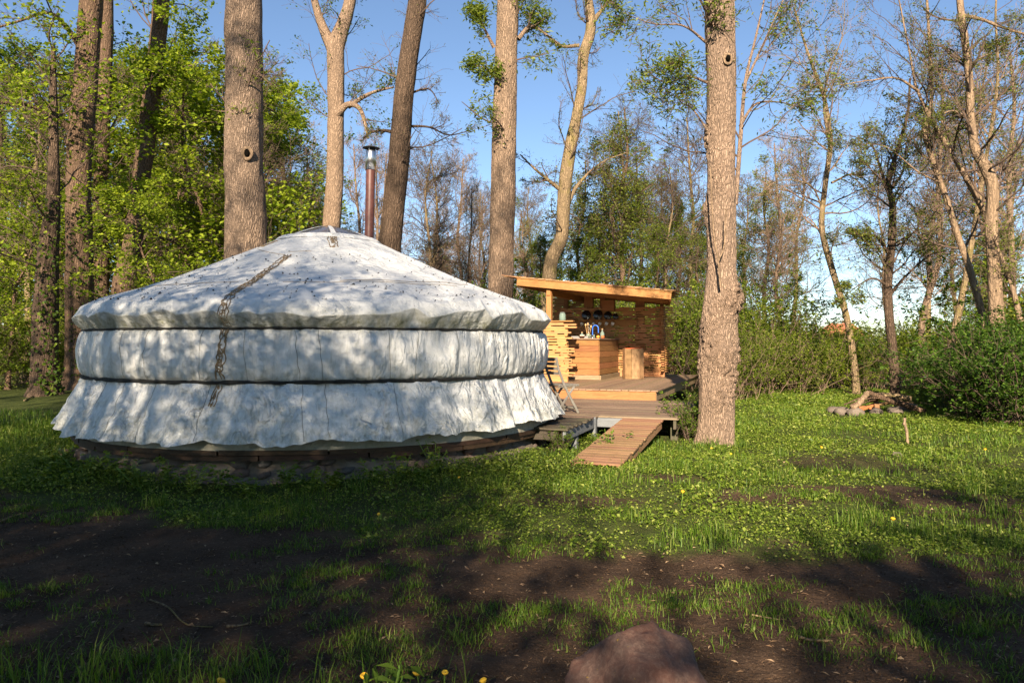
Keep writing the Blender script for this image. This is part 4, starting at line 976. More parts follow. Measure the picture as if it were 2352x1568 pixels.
lim = [pxpath([(2262, 490, 14), (2206, 386, 13), (2139, 275, 12), (2105, 201, 9), (2092, 134, 8), (2065, 0, 6)], 17.9), pxpath([(2110, 210, 7), (2060, 180, 6), (2000, 185, 5), (1930, 195, 4)], 17.8, -.5), pxpath([(2160, 420, 6), (2110, 395, 5), (2040, 340, 4), (1990, 330, 3)], 17.8, -.5)]
make_tree('slender_tree', 'reddish leaning double-stemmed tree crossing in front of the elbow-bent tree', p, 24, M['bark_smooth'], M['twig'], M['leaf_olive'], limbs=lim, rows=110, S=18, n1=24, n2=8, n3=6, len1=2.0, leafn=3, lsize=.05, lasp=.5, t0=.35, flare=.1)
p = pxpath([(2185, 800, 18), (2205, 705, 16), (2226, 594, 14), (2242, 500, 12), (2262, 380, 10), (2278, 290, 9), (2292, 170, 7), (2287, 40, 5), (2290, -20, 4)], 20)
make_tree('slender_tree', 'thin mottled stem leaning right through the elbow-bent tree', p, 25, M['bark_moss'], M['twig_pale'], M['leaf_olive'], rows=80, S=16, n1=26, n2=8, n3=6, len1=2.3, leafn=3, lsize=.05, lasp=.5, t0=.4, flare=.1)
p = pxpath([(2330, 800, 16), (2325, 600, 14), (2318, 400, 11), (2330, 250, 8), (2320, 120, 5)], 24)
make_tree('leafy_tree', 'pale leafy young tree at the edge of the dark bushes', p, 26, M['bark_ash'], M['twig_pale'], M['leaf_green'], rows=60, S=12, n1=34, n2=7, n3=6, len1=2.3, leafn=3, lsize=.085, lasp=.7, t0=.2, flare=.1)

# forest stock: kinds reused for the woods behind -----------------------------------
def stock(seed, h, r_, bark, twig, leaf, **kw_):
    rg = np.random.default_rng(seed); return make_tree('stock', 'x', upr(0, 0, h, r_, (rg.normal()*.5, rg.normal()*.5), 6, .14, rg), seed, bark, twig, leaf, rows=40, S=12, **kw_)
LEAFY = dict(n1=36, n2=8, n3=6, len1=4.2, leafn=9, lsize=.125, lasp=.85, lspread=.16, t0=.10, up=-.005, bflat=.6, wob=.14)
SPARSE = dict(n1=40, n2=10, n3=9, len1=3.0, lf3=.6, leafn=1, lsize=.06, lasp=.5, t0=.25, up=.12, ang=.7, rmin=.005)
WISPY = dict(n1=50, n2=9, n3=7, len1=2.3, leafn=5, lsize=.085, lasp=.6, lspread=.10, t0=.15, up=.03, ang=1.1)
st = {'lime': stock(101, 15, .3, M['bark_brown'], M['twig'], M['leaf_lime'], **LEAFY), 'green': stock(102, 14, .28, M['bark_dark'], M['twig'], M['leaf_green'], **LEAFY),
      'bare': stock(103, 13, .16, M['bark_ash'], M['twig_pale'], M['leaf_olive'], **SPARSE), 'bare2': stock(104, 12, .14, M['bark_moss'], M['twig'], M['leaf_olive'], **{**SPARSE, 'up': .06, 'ang': .9}),
      'wispy': stock(105, 10, .14, M['bark_brown'], M['twig'], M['leaf_olive'], **WISPY), 'fresh': stock(106, 9, .12, M['bark_brown'], M['twig'], M['leaf_hedge'], **{**WISPY, 'leafn': 5, 't0': .08, 'lsize': .10}),
      'spray': stock(107, 6, .09, M['bark_brown'], M['twig'], M['leaf_lime'], n1=26, n2=7, n3=5, len1=2.3, leafn=9, lsize=.09, lasp=.9, lspread=.09, t0=.3, up=-.01, bflat=.6)}
used = set()
def plant(kind, name, label, x, y, s_=1.0, group=None, cat='tree', sz=None):
    o = st[kind] if kind not in used else copy_tree(st[kind]); used.add(kind)
    o.name = name; o.location = (x, y, float(gz(x, y))-.03); o.rotation_euler = (0, 0, random.uniform(0, 6.28)); o.scale = (s_, s_, s_*(sz or 1))
    tag(o, label, cat, group); return o
def near(bx):
    for lim_, t_ in ((0, 'at the forest edge'), (150, 'behind the dark shaded trunk'), (330, 'behind the dappled brown trunk'), (700, 'behind the thick ridged trunk'), (900, 'behind the flue pipe'), (1130, 'between the leaning trunk and the ash trunk'),
                     (1300, 'beside the curving trunk'), (1560, 'behind the kitchen shelter'), (1720, 'behind the burred trunk'), (1900, 'between the burred trunk and the bent slender tree'), (2080, 'behind the fire ring'), (2230, 'left of the elbow-bent tree')):
        if bx < lim_: return ' '+t_
    return ' right of the elbow-bent tree'
def plantpx(kind, name, label, bx, d, s_=1.0, group=None, cat='tree', sz=None):
    label = label+near(bx) if group else label
    return plant(kind, name, label, (bx-1176)/FPX*d, d, s_, group, cat, sz)
GF1 = 'leafy trees of the wood behind the yurt'
for (bx, d, s_, kd) in ((-90, 30, 1, 'lime'), (20, 38, 1.1, 'green'), (150, 38, 1.1, 'green'), (255, 44, 1.2, 'green'), (330, 36, 1.0, 'lime'), (430, 33, 1.0, 'lime'), (480, 46, 1.2, 'green'), (610, 41, 1.0, 'lime'), (690, 36, .85, 'lime'), (-160, 34, 1.1, 'green'), (60, 50, 1.3, 'green'), (380, 58, 1.35, 'green'), (160, 62, 1.4, 'green'), (560, 60, 1.2, 'green'), (-150, 52, 1.3, 'green'), (740, 52, .9, 'lime')):
    plantpx(kd, 'leafy_tree', 'leafy lime-green forest tree' if kd == 'lime' else 'dense mid-green tree deep in the wood', bx, d, s_, GF1 if kd == 'lime' else 'denser trees deep in the wood')
for (bx, d, s_, lb) in ((372, 21, .85, 'bright lime-green spray tree close behind the yurt roof'), (20, 24, .9, 'lime-green spray tree in front of the dark shaded trunk'), (120, 30, 1.9, 'tall lime-green tree behind the dappled brown trunk'), (420, 36, 2.3, 'very tall lime-green tree deep behind the leaning trunk'), (620, 30, 1.7, 'lime-green tree close behind the thick ridged trunk'), (470, 30, 1.8, 'tall lime-green tree left of the thick ridged trunk'), (665, 33, 1.7, 'lime-green tree between the thick ridged trunk and the forked trunk'), (300, 33, 1.7, 'lime-green tree behind the leaning trunk')):
    plantpx('spray', 'lime_tree', lb, bx, d, s_)
GB = 'nearly bare trees against the sky'
for (bx, d, s_) in ((700, 33, .8), (845, 31, .7), (1060, 30, .6), (1215, 33, .55), (2120, 27, .9), (1790, 30, .75), (820, 42, 1.0), (870, 48, 1.05), (990, 36, .72), (1050, 44, .95), (640, 50, 1.1), (1110, 52, .9), (500, 55, 1.2)):
    plantpx('bare', 'bare_tree', 'pale nearly leafless twiggy tree', bx, d, s_, GB)
for (bx, d, s_) in ((2260, 28, 1.0), (1600, 36, 1.05), (1440, 33, 1.0), (990, 27, .7), (1120, 34, .7), (1520, 31, .75), (600, 30, 1.1), (420, 32, 1.1), (60, 28, 1.0), (998, 30, .75), (1230, 44, .9), (1500, 40, .9), (1820, 42, 1.05), (2130, 38, 1.0), (2200, 46, 1.2), (2040, 50, 1.1), (2300, 34, .9), (1700, 46, .95)):
    plantpx('bare2', 'bare_tree', 'thin twiggy tree with first leaves', bx, d, s_, 'twiggy trees behind the hedge')
for (bx, d, s_) in ((1410, 31, 1.12), (1320, 34, 1.0), (1760, 36, 1.0), (1480, 36, 1.05), (1560, 42, 1.0), (1640, 40, .8), (1210, 36, .8), (1020, 38, .75), (2250, 40, .8), (1240, 38, .62)):
    plantpx('wispy', 'young_tree', 'airy young tree with olive leaves', bx, d, s_, 'airy young trees above the hedge')
for (bx, d, s_) in ((1440, 31, .74), (1560, 33, .8), (1330, 30, .62), (1390, 37, .85), (1500, 29, .62), (1290, 33, .6), (1600, 37, .8), (1700, 34, .6), (1250, 31, .62), (1620, 31, .62), (2320, 26, .55), (1080, 34, .42), (1010, 36, .40), (960, 40, .4)):
    plantpx('fresh', 'young_tree', 'bushy young tree in full green leaf', bx, d, s_, 'bushy green young trees behind the kitchen')

# ------------------------------------------------------------------ shrubs and hedge
def shrub_mesh(seed, n_, leaf, h=1.0, w_=1.0, lsize=.05, stems=26, twig='twig', lasp=.6):
    rg = np.random.default_rng(seed); b0 = np.stack([rg.normal(0, .18*w_, stems), rg.normal(0, .18*w_, stems), np.zeros(stems)], -1)
    tip = b0+np.stack([rg.normal(0, .42*w_, stems), rg.normal(0, .42*w_, stems), h*rg.uniform(.55, 1.05, stems)], -1)
    t = np.linspace(0, 1, 9)[None, :, None]; st_ = b0[:, None]*(1-t)+tip[:, None]*t+rg.normal(size=(stems, 9, 3))*.025
    r0 = np.full((stems, 9), .012)*np.linspace(1, .3, 9)
    c2, r2 = spawn(st_, r0, 9, 6, .1, 1, .9, .45, rg, .05, .2); c3, r3 = spawn(c2, r2, 4, 5, .2, 1, .8, .5, rg, .02, .2)
    c, tg = along(c3, max(1, n_//len(c3)), rg); c = c+rg.normal(size=c.shape)*.02; c[:, 2] = np.abs(c[:, 2])
    return mesh_np('stems', *join([tubes(st_, r0, 4), tubes(c2, np.maximum(r2, .003), 3)]), M[twig]), mesh_np('foliage', *leaf_quads(c, lsize*rg.uniform(.6, 1.3, len(c)), lasp, rg, .35, axis=tg*.5), leaf)
SHR = {'hedge': [shrub_mesh(201+q, 9000, M['leaf_hedge'], 2.6, 2.3, .085) for q in range(3)], 'dark': [shrub_mesh(211+q, 12000, M['leaf_dark'], 1.5, 1.6, .055) for q in range(2)],
       'lime': [shrub_mesh(221, 7000, M['leaf_lime'], 2.2, 1.8, .08)], 'small': [shrub_mesh(231, 1500, M['leaf_green'], .75, .5, .05, 10)], 'olive': [shrub_mesh(241, 9000, M['leaf_hedge'], 2.4, 2.1, .075, 24, 'twig_pale')]}
def shrub(kind, name, label, x, y, s_=1.0, group=None, sz=1.0):
    st_, fo = random.choice(SHR[kind]); o = thing(name, label, 'shrub', (x, y, float(gz(x, y))-.03), random.uniform(0, 6.28), group); o.scale = (s_, s_, s_*sz)
    link('stems', st_, o); link('foliage', fo, o); return o
def shrubpx(kind, name, label, bx, d, *a, **k):
    if name not in ('dark_bush', 'sapling_shrub'): label += near(bx)
    return shrub(kind, name, label, (bx-1176)/FPX*d, d, *a, **k)
for k, (bx, d, s_, z_) in enumerate([(1180+62*q, 25.5+1.6*(q % 3)+rv(.5), random.uniform(.95, 1.2), 1.0) for q in range(11)]):
    shrubpx('hedge', 'hedge_shrub', 'tall green hedge shrub', bx, d, s_, group='hedge shrubs behind the kitchen', sz=1.15)
for (bx, d, s_) in ((1740, 21.5, .8), (1800, 23, .85), (1860, 22, .75), (1920, 25, .8), (1720, 25, 1.0), (1790, 27, 1.0), (1985, 26, .72), (1850, 28, .9), (1700, 20, .7), (2010, 23.5, .6)):
    shrubpx('olive', 'thicket_shrub', 'low olive thicket shrub', bx, d, s_, group='thicket shrubs beyond the meadow')
for (bx, d, s_) in ((1760, 25, .8), (1870, 24.5, .75), (1955, 24, .7), (1345, 27, 1.25), (1470, 28, 1.4), (1600, 27.5, 1.2), (2120, 24, .85), (2165, 27, 1.0), (1960, 30, .9), (2090, 30, .95), (1890, 32, .95), (2210, 24, .8)):
    shrubpx('lime', 'bright_shrub', 'yellow-green sunlit shrub', bx, d, s_, group='yellow-green shrubs in the hedge')
for (bx, d, s_) in ((2240, 15.2, .85), (2275, 14.2, .95), (2325, 13.6, 1.0), (2400, 13.2, 1.05), (2250, 16.5, 1.15), (2340, 16, 1.3), (2215, 17.5, .9), (2240, 18.8, 1.05), (2420, 15.5, 1.3)):
    shrubpx('dark', 'dark_bush', 'dense dark green bush at the right edge of the meadow', bx, d, s_, group='dark bushes at the meadow edge')
for (bx, d, s_) in ((2330, 20, 1.35), (2400, 19, 1.4)):
    shrubpx('hedge', 'hedge_shrub', 'tall green shrub over the dark bushes', bx, d, s_, group='shrubs behind the dark bushes')
for (bx, d, s_) in ((1578, 11.5, .85), (1598, 12.2, .95), (1560, 11.9, .55), (1600, 11.3, .6), (1288, 9.75, .42)):
    shrubpx('small', 'sapling_shrub', 'small leafy sapling growing against the deck edge', bx, d, s_, group='saplings along the deck edge')
for (bx, d, s_) in ((-30, 25, .9), (45, 27, 1.0), (150, 29, 1.0), (-100, 23, 1.0), (240, 32, 1.1), (90, 31, 1.2), (10, 35, 1.3), (330, 34, 1.1)):
    shrubpx('hedge', 'understorey_shrub', 'shaded green understorey shrub', bx, d, s_, group='understorey shrubs left of the yurt')
for k in range(26):
    bx = 700+rv(10)+66*k; d = random.uniform(48, 95)
    shrubpx(random.choice(('hedge', 'lime', 'olive')), 'distant_shrub', 'distant green field bush', bx, d, random.uniform(1.2, 1.9), group='distant bushes on the field edge')

# shade trees on the near side of the path, outside the view: they throw the foreground shade
def shade(x, y, h, r_, n_, zlo, zhi, wx, seed, size=.16, ncl=60):
    h, zlo, zhi = h*.925, zlo*.925, zhi*.925
    rg = np.random.default_rng(seed); root = thing('leafy_tree', 'broad leafy tree on the near side of the path facing the yurt', 'tree', (x, y, 0), 0, 'trees on the near side of the path')
    path = np.array([[0, 0, -.1, r_*1.2], [.1, 0, h*.35, r_*.8], [0, .1, h*.7, r_*.5], [0, 0, h, r_*.15]]); link('trunk', mesh_np('trunk', *trunk_geo(path, 40, 14, .04, .3, (), 0, seed), M['bark_brown'], True), root)
    c0 = spline(path, 16)[None]; c1, r1 = spawn(c0[..., :3], c0[..., 3], 26, 8, .3, 1, 1.2, 0, rg, 0, .15, .4, labs=wx)
    c1[..., 2] = np.clip(c1[..., 2], zlo*.8, zhi); link('branches', mesh_np('branches', *tubes(c1, r1, 5), M['twig']), root)['kind'] = 'stuff'
    k_ = rg.integers(0, ncl, n_); cc = np.stack([rg.uniform(-wx, wx, ncl), rg.uniform(-2.2, 2.2, ncl), rg.uniform(zlo, zhi, ncl)], -1)
    c = cc[k_]+rg.normal(size=(n_, 3))*np.array([.55, .55, .4]); c[:, 2] = np.clip(c[:, 2], zlo-.3, zhi+rg.normal(size=n_)*.1)
    link('crown', mesh_np('crown', *leaf_quads(c, size*rg.uniform(.6, 1.3, n_), .8, rg, .3), M['leaf_green']), root)
shade(-10, -10, 10.5, .3, 13000, 2.8, 9.6, 2.8, 301); shade(-5.3, -9.5, 10, .3, 17000, 2.6, 9.1, 2.5, 302)
shade(3.4, -10.5, 9.8, .12, 3000, 7.4, 8.7, 2.0, 311); shade(.3, -10, 7.8, .25, 13000, 2.6, 7.2, 3.0, 303); shade(6, -9.5, 7.5, .25, 7500, 2.6, 6.7, 2.8, 304); shade(11, -10, 8, .25, 8000, 2.6, 7.4, 2.8, 307)
shade(-5.2, -1.2, 7.6, .10, 3600, 5.0, 7.0, 1.9, 305, .12, 50); shade(-8.3, -14, 18, .2, 23000, 10.0, 16.5, 2.9, 309, .10, 260); shade(-4.7, -15, 16, .15, 8000, 10.5, 14.4, 1.5, 310, .10, 120)
shade(-11, -2, 12, .2, 9000, 5, 12.0, 3.0, 306, .16); shade(-6.5, -4, 22, .2, 6500, 14.2, 21.5, 4.5, 312, .15, 70); shade(-16, 7, 13.5, .2, 5000, 6.5, 13.5, 2.6, 313, .14)

# ------------------------------------------------------------------ ground vegetation
def scatter(n_, x0, x1, y0, y1, dens, rg):
    x = rg.uniform(x0, x1, n_); y = y0*(y1/y0)**rg.uniform(0, 1, n_)   # denser near by
    k_ = rg.uniform(0, 1, n_) < dens(x, y)
    x, y = x[k_], y[k_]; vis = np.abs(x) < y*.74+1.2; x, y = x[vis], y[vis]
    d = np.hypot(x-YC[0], y-YC[1]); u = x*KU[0]+y*KU[1]; v_ = x*KV[0]+y*KV[1]
    ok = (d > 3.36) & ~((v_ > 11.3) & (u < -1.55)) & ~((u < -2.8) & (v_ > 9.1) & (u > -5)) & (np.hypot(x-px(1640, 1014, 11.1).x, y-11.1) > .3)
    return x[ok], y[ok]
rg = np.random.default_rng(400)
cd = lambda x, y: cover(x, y)*np.clip(.55+.6*fbm(x*1.3, y*1.3, s=61), .08, 1)
x, y = scatter(900000, -9, 15, 4.6, 24, cd, rg); n_ = len(x)
dpl = np.hypot(x-YC[0], y-YC[1]); tall = .035+.09*np.exp(-((dpl-3.8)/.4)**2)+.05*np.clip(fbm(x*.8, y*.8, s=62), 0, 1)
z = gz(x, y)+rg.uniform(.01, 1, n_)*tall
V, F = leaf_quads(np.stack([x, y, z], -1), (.008+.0014*y)*rg.uniform(.5, 1.9, n_)*(1+.5*(fbm(x*1.7, y*1.7, s=63) > .35)), .72, rg, .28)
tag(link('ground_cover', mesh_np('ground_cover', V, F, M['leaf_cover'])), 'low leafy green ground cover over the meadow', 'ground cover', kind='stuff')
def blades(x, y, h, w_, rg, lean=.45):
    n_ = len(x); a = rg.uniform(0, 2*np.pi, n_); d = np.stack([np.cos(a), np.sin(a), 0*a], -1); s_ = np.stack([-np.sin(a), np.cos(a), 0*a], -1)
    b0 = np.stack([x, y, gz(x, y)-.01], -1); ln = (lean*rg.uniform(.2, 1.3, n_)*h)[:, None]; h = h[:, None]; w_ = w_[:, None]; up = np.array([0, 0, 1.0])
    m1 = b0+up*h*.6+d*ln*.35; tp_ = b0+up*h*.95+d*ln
    V = np.stack([b0-s_*w_, b0+s_*w_, m1+s_*w_*.75, m1-s_*w_*.75, tp_], 1).reshape(-1, 3); o_ = np.arange(n_)[:, None]*5
    return V, [o_+np.array([[0, 1, 2, 3]]), o_+np.array([[3, 2, 4]])]
x, y = scatter(220000, -9, 14, 5, 24, lambda x, y: cover(x, y)*np.clip(.15+1.2*fbm(x*1.4, y*1.4, s=66), 0, 1), rg)
left = (x < -5.2); xs, ys = scatter(60000, -16, -5.4, 7.5, 30, lambda x, y: np.clip(.75+.5*fbm(x*.6, y*.6, s=68), 0, 1), rg)
x = np.concatenate([x, xs]); y = np.concatenate([y, ys]); n_ = len(x)
V, F = blades(x, y, rg.uniform(.03, .13, n_)*(1+.6*(x < -5.2)), .0012+.00035*y, rg, .6)
tag(link('grass', mesh_np('grass', V, F, M['blade'])), 'long green grass among the ground cover', 'grass', kind='stuff')
# tufts on the trodden path: clumps
nt_ = 19000; tx = rg.uniform(-6, 6, nt_); ty = rg.uniform(2.6, 7.2, nt_); k_ = (rg.uniform(0, 1, nt_) < tuft(tx, ty)*(1-cover(tx, ty)*.7)) & (np.abs(tx) < ty*.74+.5); tx, ty = tx[k_], ty[k_]
nb_ = rg.integers(4, 24, len(tx)); x = np.repeat(tx, nb_)+rg.normal(size=nb_.sum())*.038; y = np.repeat(ty, nb_)+rg.normal(size=nb_.sum())*.038
hh = np.repeat(rg.uniform(.015, .06, len(tx)), nb_)*rg.uniform(.5, 1.4, nb_.sum())
V, F = blades(x, y, hh, .0013+.0003*y*rg.uniform(.7, 1.3, len(x)), rg, 1.0)
tag(link('path_grass', mesh_np('path_grass', V, F, M['blade'])), 'short grass tufts on the trodden dirt path', 'grass', kind='stuff')
nl = 420; x = rg.normal(-1.7, .7, nl).clip(-2.9, -.2); y = rg.uniform(2.95, 3.4, nl)
big = [(-2.2, 8.1), (-1.55, 7.35), (-.2, 7.6), (1.9, 8.3), (2.9, 6.1), (2.7, 5.9), (4.2, 6.4), (4.5, 7.2), (5.1, 8.2), (3.6, 9.8), (1.0, 6.3), (2.05, 10.75), (2.9, 10.7), (3.3, 10.6), (6.2, 9.4), (1.6, 5.6), (-3.3, 6.9), (5.0, 6.1)]
bx_ = np.concatenate([x]+[a+rg.normal(size=70)*.07 for a, b_ in big]); by_ = np.concatenate([y]+[b_+rg.normal(size=70)*.07 for a, b_ in big])
V, F = blades(bx_, by_, np.concatenate([rg.uniform(.06, .24, nl), rg.uniform(.06, .22, 70*len(big))]), np.full(len(bx_), .0032), rg, .7)
tag(link('tall_grass', mesh_np('tall_grass', V, F, M['blade'])), 'tall grass clumps with long arching blades', 'grass', kind='stuff')
# litter
nc_ = 26000; x = rg.uniform(-6, 6, nc_); y = 2.7*(8/2.7)**rg.uniform(0, 1, nc_); k_ = (np.abs(x) < y*.74+.2) & (rg.uniform(0, 1, nc_) < 1.02-cover(x, y)); x, y = x[k_], y[k_]
V, F = leaf_quads(np.stack([x, y, gz(x, y)+.004], -1), rg.uniform(.004, .016, len(x)), .9, rg, 0); V2, F2 = leaf_quads(np.stack([x, y, gz(x, y)+.004], -1), rg.uniform(.004, .014, len(x)), .9, rg, 0)
tag(link('soil_crumbs', mesh_np('soil_crumbs', *join([(V, F), (V2, F2)]), M['soil'])), 'loose crumbs of earth on the trodden path', 'soil', kind='stuff')
nl = 30000; x = rg.uniform(-7, 9, nl); y = 2.6*(12/2.6)**rg.uniform(0, 1, nl); k_ = (np.abs(x) < y*.75) & (rg.uniform(0, 1, nl) < 1.05-cover(x, y)*.65); x, y = x[k_], y[k_]
V, F = leaf_quads(np.stack([x, y, gz(x, y)+.008], -1), rg.uniform(.005, .03, len(x))*rg.choice([.6, 1, 1.6], len(x)), .3, rg, 1.4)
k_ = 520; V2, F2 = leaf_quads(np.stack([x[:k_], y[:k_], gz(x[:k_], y[:k_])+.012], -1), rg.uniform(.012, .04, k_), .55, rg, .8, fold=.25)
tag(link('leaf_litter', mesh_np('leaf_litter', *join([(V, F), (V2, F2)]), M['litter'])), 'dry leaves, straw and wood chips on the bare soil', 'litter', kind='stuff')
# nettles by the plinth and a leafy weed at the near edge
def weed(x, y, h, n_, sz, label, group=None, mat='leaf_cover', asp=.55):
    rg_ = np.random.default_rng(int(abs(x*1000+y*77))); o = thing('leafy_weed', label, 'weed', (x, y, float(gz(x, y))), 0, group)
    ns_ = 7; tip = np.stack([rg_.normal(0, h*.35, ns_), rg_.normal(0, h*.35, ns_), h*rg_.uniform(.6, 1.1, ns_)], -1); t = np.linspace(0, 1, 6)[None, :, None]
    s_ = tip[:, None]*t; link('stems', mesh_np('stems', *tubes(s_, np.full((ns_, 6), .003), 4), M['stem']), o)
    c, tg = along(s_, n_, rg_, .2); c = c+rg_.normal(size=c.shape)*sz*.4
    link('leaves', mesh_np('leaves', *leaf_quads(c, sz*rg_.uniform(.6, 1.2, len(c)), asp, rg_, .8), M[mat]), o); return o
for (a, rr_) in ((-.95, 3.62), (-.78, 3.6), (-.3, 3.64), (-.12, 3.62), (.2, 3.66), (.32, 3.62), (-1.0, 3.72), (-.86, 3.75), (-.72, 3.8), (-.6, 3.72), (-.5, 3.85), (-.36, 3.78), (-.2, 3.85), (-.05, 3.8), (.12, 3.78), (.25, 3.85), (.38, 3.8), (-.45, 3.66), (-.66, 3.64), (.02, 3.68)):
    a2 = a+YROT; weed(YC[0]+rr_*math.sin(a2), YC[1]-rr_*math.cos(a2), random.uniform(.16, .34), 12, .075, 'dark nettle growing against the stone plinth', 'nettles along the plinth', 'leaf_cover')
weed(-.50, 3.05, .16, 5, .09, 'serrated leafy weed beside the small half-hidden rock', None, 'leaf_green', .35); weed(1.28, 9.75, .35, 12, .09, 'leafy weed under the deck edge beside the ramp', None, 'leaf_green')
# dandelions
fh = mesh_np('flower_head', *lathe([(.001, .006), (.012, .010), (.017, .004), (.012, -.004), (.003, -.012)], 10), M['yellow']); fs = mesh_np('flower_stem', *tubes(np.array([[[0, 0, -.12], [.004, .003, -.06], [0, 0, -.006]]]), np.full((1, 3), .0022), 4), M['stem'])
for k in range(18):
    while True:
        y = random.uniform(5.6, 12); x = random.uniform(-3.5, 6.5)
        if cover(x, y) > .4 and math.hypot(x-YC[0], y-YC[1]) > 3.6 and abs(x) < .7*y and not (0.4 < x < 2.4 and y > 8.3): break
    if k < 9: x, y = [(-1.05, 3.02), (-.98, 3.0), (-1.2, 3.05), (-.62, 3.1), (-.40, 3.12), (-1.36, 2.98), (-.29, 3.2), (.42, 3.05), (-.12, 3.1)][k]
    o = thing('dandelion', 'yellow dandelion in flower in the meadow grass', 'flower', (x, y, float(gz(x, y))+random.uniform(.09, .13)), 0, 'dandelions in the grass'); o.rotation_euler = (rv(.4), rv(.4), 0); s_ = random.uniform(.8, 1.2); o.scale = (s_,)*3
    link('flower_head', fh, o); link('flower_stem', fs, o)

# ------------------------------------------------------------------ rocks, fire ring, sticks
V, F = blob(5, 3, (.34, .32, .44), .22, 1.4); 
for n_, d_ in (((-.72, -.35, .6), .29), ((.75, -.3, .58), .27), ((.1, -.85, .5), .27), ((-.3, .6, .74), .30), ((.95, .1, .2), .33), ((-.97, -.1, .15), .34), ((.35, -.5, .8), .31), ((-.2, -.45, .87), .335), ((.5, .5, .7), .3)):
    n_ = np.array(n_)/np.linalg.norm(n_); e = V@n_-d_; V = V-np.outer(np.maximum(e, 0)*.9, n_)

V += .007*np.stack([fbm(V[:, 0]*24, V[:, 1]*24, V[:, 2]*24, s_, 3) for s_ in (4, 5, 6)], -1)
V += .022*np.stack([fbm(V[:, 0]*7, V[:, 1]*7, V[:, 2]*7, s_, 4) for s_ in (1, 2, 3)], -1)
tag(link('boulder', mesh_np('boulder', V, F, M['rock'], True), None, (.55, 2.98, -.02), (0, 0, .2)), 'reddish granite boulder with yellow lichen at the near edge of the path', 'rock')
V, F = blob(3, 8, (.16, .14, .15), .15); tag(link('small_rock', mesh_np('small_rock', V, F, M['fieldstone'], True), None, (.02, 3.0, -.055)), 'small rounded rock beside the red boulder', 'rock')
fs_me = [mesh_np('ring_stone', *blob(2, 20+q, (.17, .13, .10), .22), M['firestone'], True) for q in range(4)]
FC = px(2000, 940, 15.9); FC.z = 0
for q in range(11):
    a = 2*math.pi*q/11; x, y = FC.x+.72*math.cos(a), FC.y+.45*math.sin(a)
    o = link('ring_stone', fs_me[q % 4], None, (x, y, float(gz(x, y))+.045), (rv(.2), rv(.2), a)); s_ = random.uniform(.8, 1.25); o.scale = (s_, s_, s_)
    tag(o, 'rough pale stone in the ring round the fire pit', 'stone', 'stones of the fire ring')
V, F = blob(2, 31, (.3, .2, .17), .3); tag(link('dirt_clod', mesh_np('dirt_clod', V, F, M['mortar'], True), None, (FC.x+.85, FC.y+.1, .03)), 'lump of earth at the end of the fire ring by the bushes', 'clod')
def stick(pts, r0, r1, label, mat='bark_brown', group=None, name='branch'):
    p = spline(np.array(pts, float), 14); base = p[0].copy(); V, F = tubes((p-base)[None], np.linspace(r0, r1, 14)[None]*(1+.12*rng.normal(size=14)), 8)
    o = link(name, mesh_np(name, V, [F, np.arange(8)[None, ::-1], np.arange(8)[None]+13*8], M[mat], True), None, tuple(base)); return tag(o, label, 'branch', group)
f = lambda dx, dy, z: (FC.x+dx, FC.y+dy, z)
stick([f(-.60, -.42, .14), f(-.46, -.4, .22), f(-.28, -.38, .42), f(-.22, -.38, .48)], .06, .055, 'crooked grey branch standing up at the left of the fire pile', 'bark_smooth')
stick([f(-.24, -.40, .47), f(.05, -.42, .36), f(.4, -.45, .24), f(.85, -.6, .08)], .055, .06, 'long dark branch sloping down across the fire pile', 'bark_brown')
stick([f(-.1, -.15, .30), f(.2, -.1, .38), f(.5, -.1, .36), f(.78, -.15, .32)], .07, .055, 'thick mossy branch lying on top of the fire pile', 'bark_moss')
for (a, b_, lb) in ((f(-.45, -.1, .14), f(-.05, -.12, .12), 'split log at the left of the fire pile'), (f(-.35, -.2, .08), f(.1, -.05, .2), 'split log wedged under the crooked branch'), (f(0, -.3, .1), f(.1, 0, .32), 'short log leaning in the middle of the fire pile'), (f(-.2, .1, .1), f(.5, .1, .22), 'dark charred log at the back of the fire pile')):
    a, b_ = Vector(a), Vector(b_); d = b_-a; o = link('split_log', cbox(round(d.length, 2), .10, .06, M['cedar_beam'] if 'left' in lb or 'wedged' in lb else M['stave'], .012), None, (a+b_)/2, d.to_track_quat('X', 'Z').to_euler()); tag(o, lb, 'log')
for q in range(5):
    stick([f(-.5+rv(.2), -.3+rv(.2), .2), f(rv(.2), -.3+rv(.2), .36), f(.6+rv(.2), -.3+rv(.25), .24)], .016, .010, 'thin twig lying across the fire pile', 'bark_brown', 'twigs on the fire pile')
s0 = px(2083, 1018, 11.3)
stick([(s0.x+.01, s0.y, -.05), (s0.x, s0.y, .14), (s0.x-.03, s0.y, .26), (s0.x-.035, s0.y, .36)], .02, .024, 'short stripped stake stuck upright in the grass before the fire ring', 'bark_smooth', name='stake')
V, F = blob(2, 5, (.028, .028, .03), .25); link('knuckle', mesh_np('knuckle', V, F, M['bark_smooth'], True), bpy.data.objects['stake'], (-.05, 0, .27+.05))
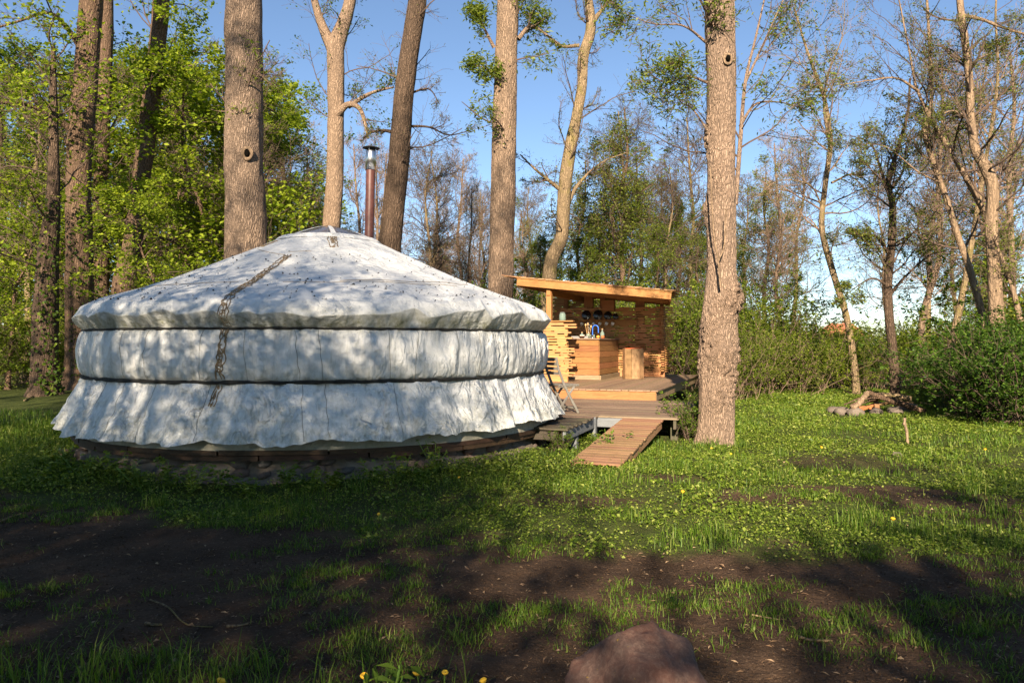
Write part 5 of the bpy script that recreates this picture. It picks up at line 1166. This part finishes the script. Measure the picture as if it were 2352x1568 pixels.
o = plank('paving_scrap', None, (px(2063, 1052, 10).x, 10.0, float(gz(5.2, 10))+.03), (.12, .08, .04), M['mortar'], (.3, .1, .4)); tag(o, 'grey scrap of paving lying in the grass below the stake', 'stone')
def ground_stick(L, r0, label):
    pts = []
    for (x, y) in L:
        d = EYE*FPX/(y-HOR); p = px(x, y, d); pts.append((p.x, p.y, float(gz(p.x, p.y))+r0+.004))
    stick(pts, r0, r0*.6, label, 'bark_moss', name='fallen_stick')
ground_stick([(345, 1378), (385, 1395), (415, 1425), (440, 1437), (488, 1441)], .005, 'long thin curved twig lying on the dark path')
ground_stick([(335, 1436), (350, 1439), (372, 1438)], .010, 'short pale stick beside the curved twig'); ground_stick([(520, 1442), (545, 1441), (570, 1436)], .008, 'short brown stick on the path beside the curved twig')
ground_stick([(1830, 1452), (1860, 1462), (1912, 1468)], .009, 'dark straight stick lying in the grass tufts by the boulder'); ground_stick([(2, 1195), (28, 1182), (48, 1176)], .010, 'dark stick across the path left of the yurt')
ground_stick([(1725, 1404), (1750, 1410), (1792, 1418)], .005, 'yellow straw stalk beside the grass tufts')
ground_stick([(55, 1422-500+0), (75, 912), (95, 890)], .02, 'fallen branch in the grass at the forest edge')

# ------------------------------------------------------------------ far house
M['rooftile'] = plain('red roof tiles', (.42, .13, .07), .8, vary=.25, vs=3); M['render'] = plain('brick wall', (.35, .20, .14), .9, vary=.15)
hp = px(1932, 740, 120); hs = thing('far_house', 'far red-roofed house beyond the thicket', 'house', (hp.x, hp.y, 0), R(25))
plank('wall', hs, (0, 0, 1.3), (7, 5, 2.6), M['render'])
V = np.array([[-3.8, -3, 2.5], [3.8, -3, 2.5], [3.8, 3, 2.5], [-3.8, 3, 2.5], [-2.4, 0, 4.7], [2.4, 0, 4.7]]); rf = link('roof', mesh_np('roof', V, [np.array([[0, 1, 5, 4], [2, 3, 4, 5]]), np.array([[1, 2, 5], [3, 0, 4]])], M['rooftile']), hs)
plank('chimney', rf, (1.2, .4, 4.6), (.5, .5, 1.2), M['render'])
for q in (-2, 0, 2): plank('window', hs, (q, -2.52, 1.4), (.9, .06, 1.1), M['castiron'])
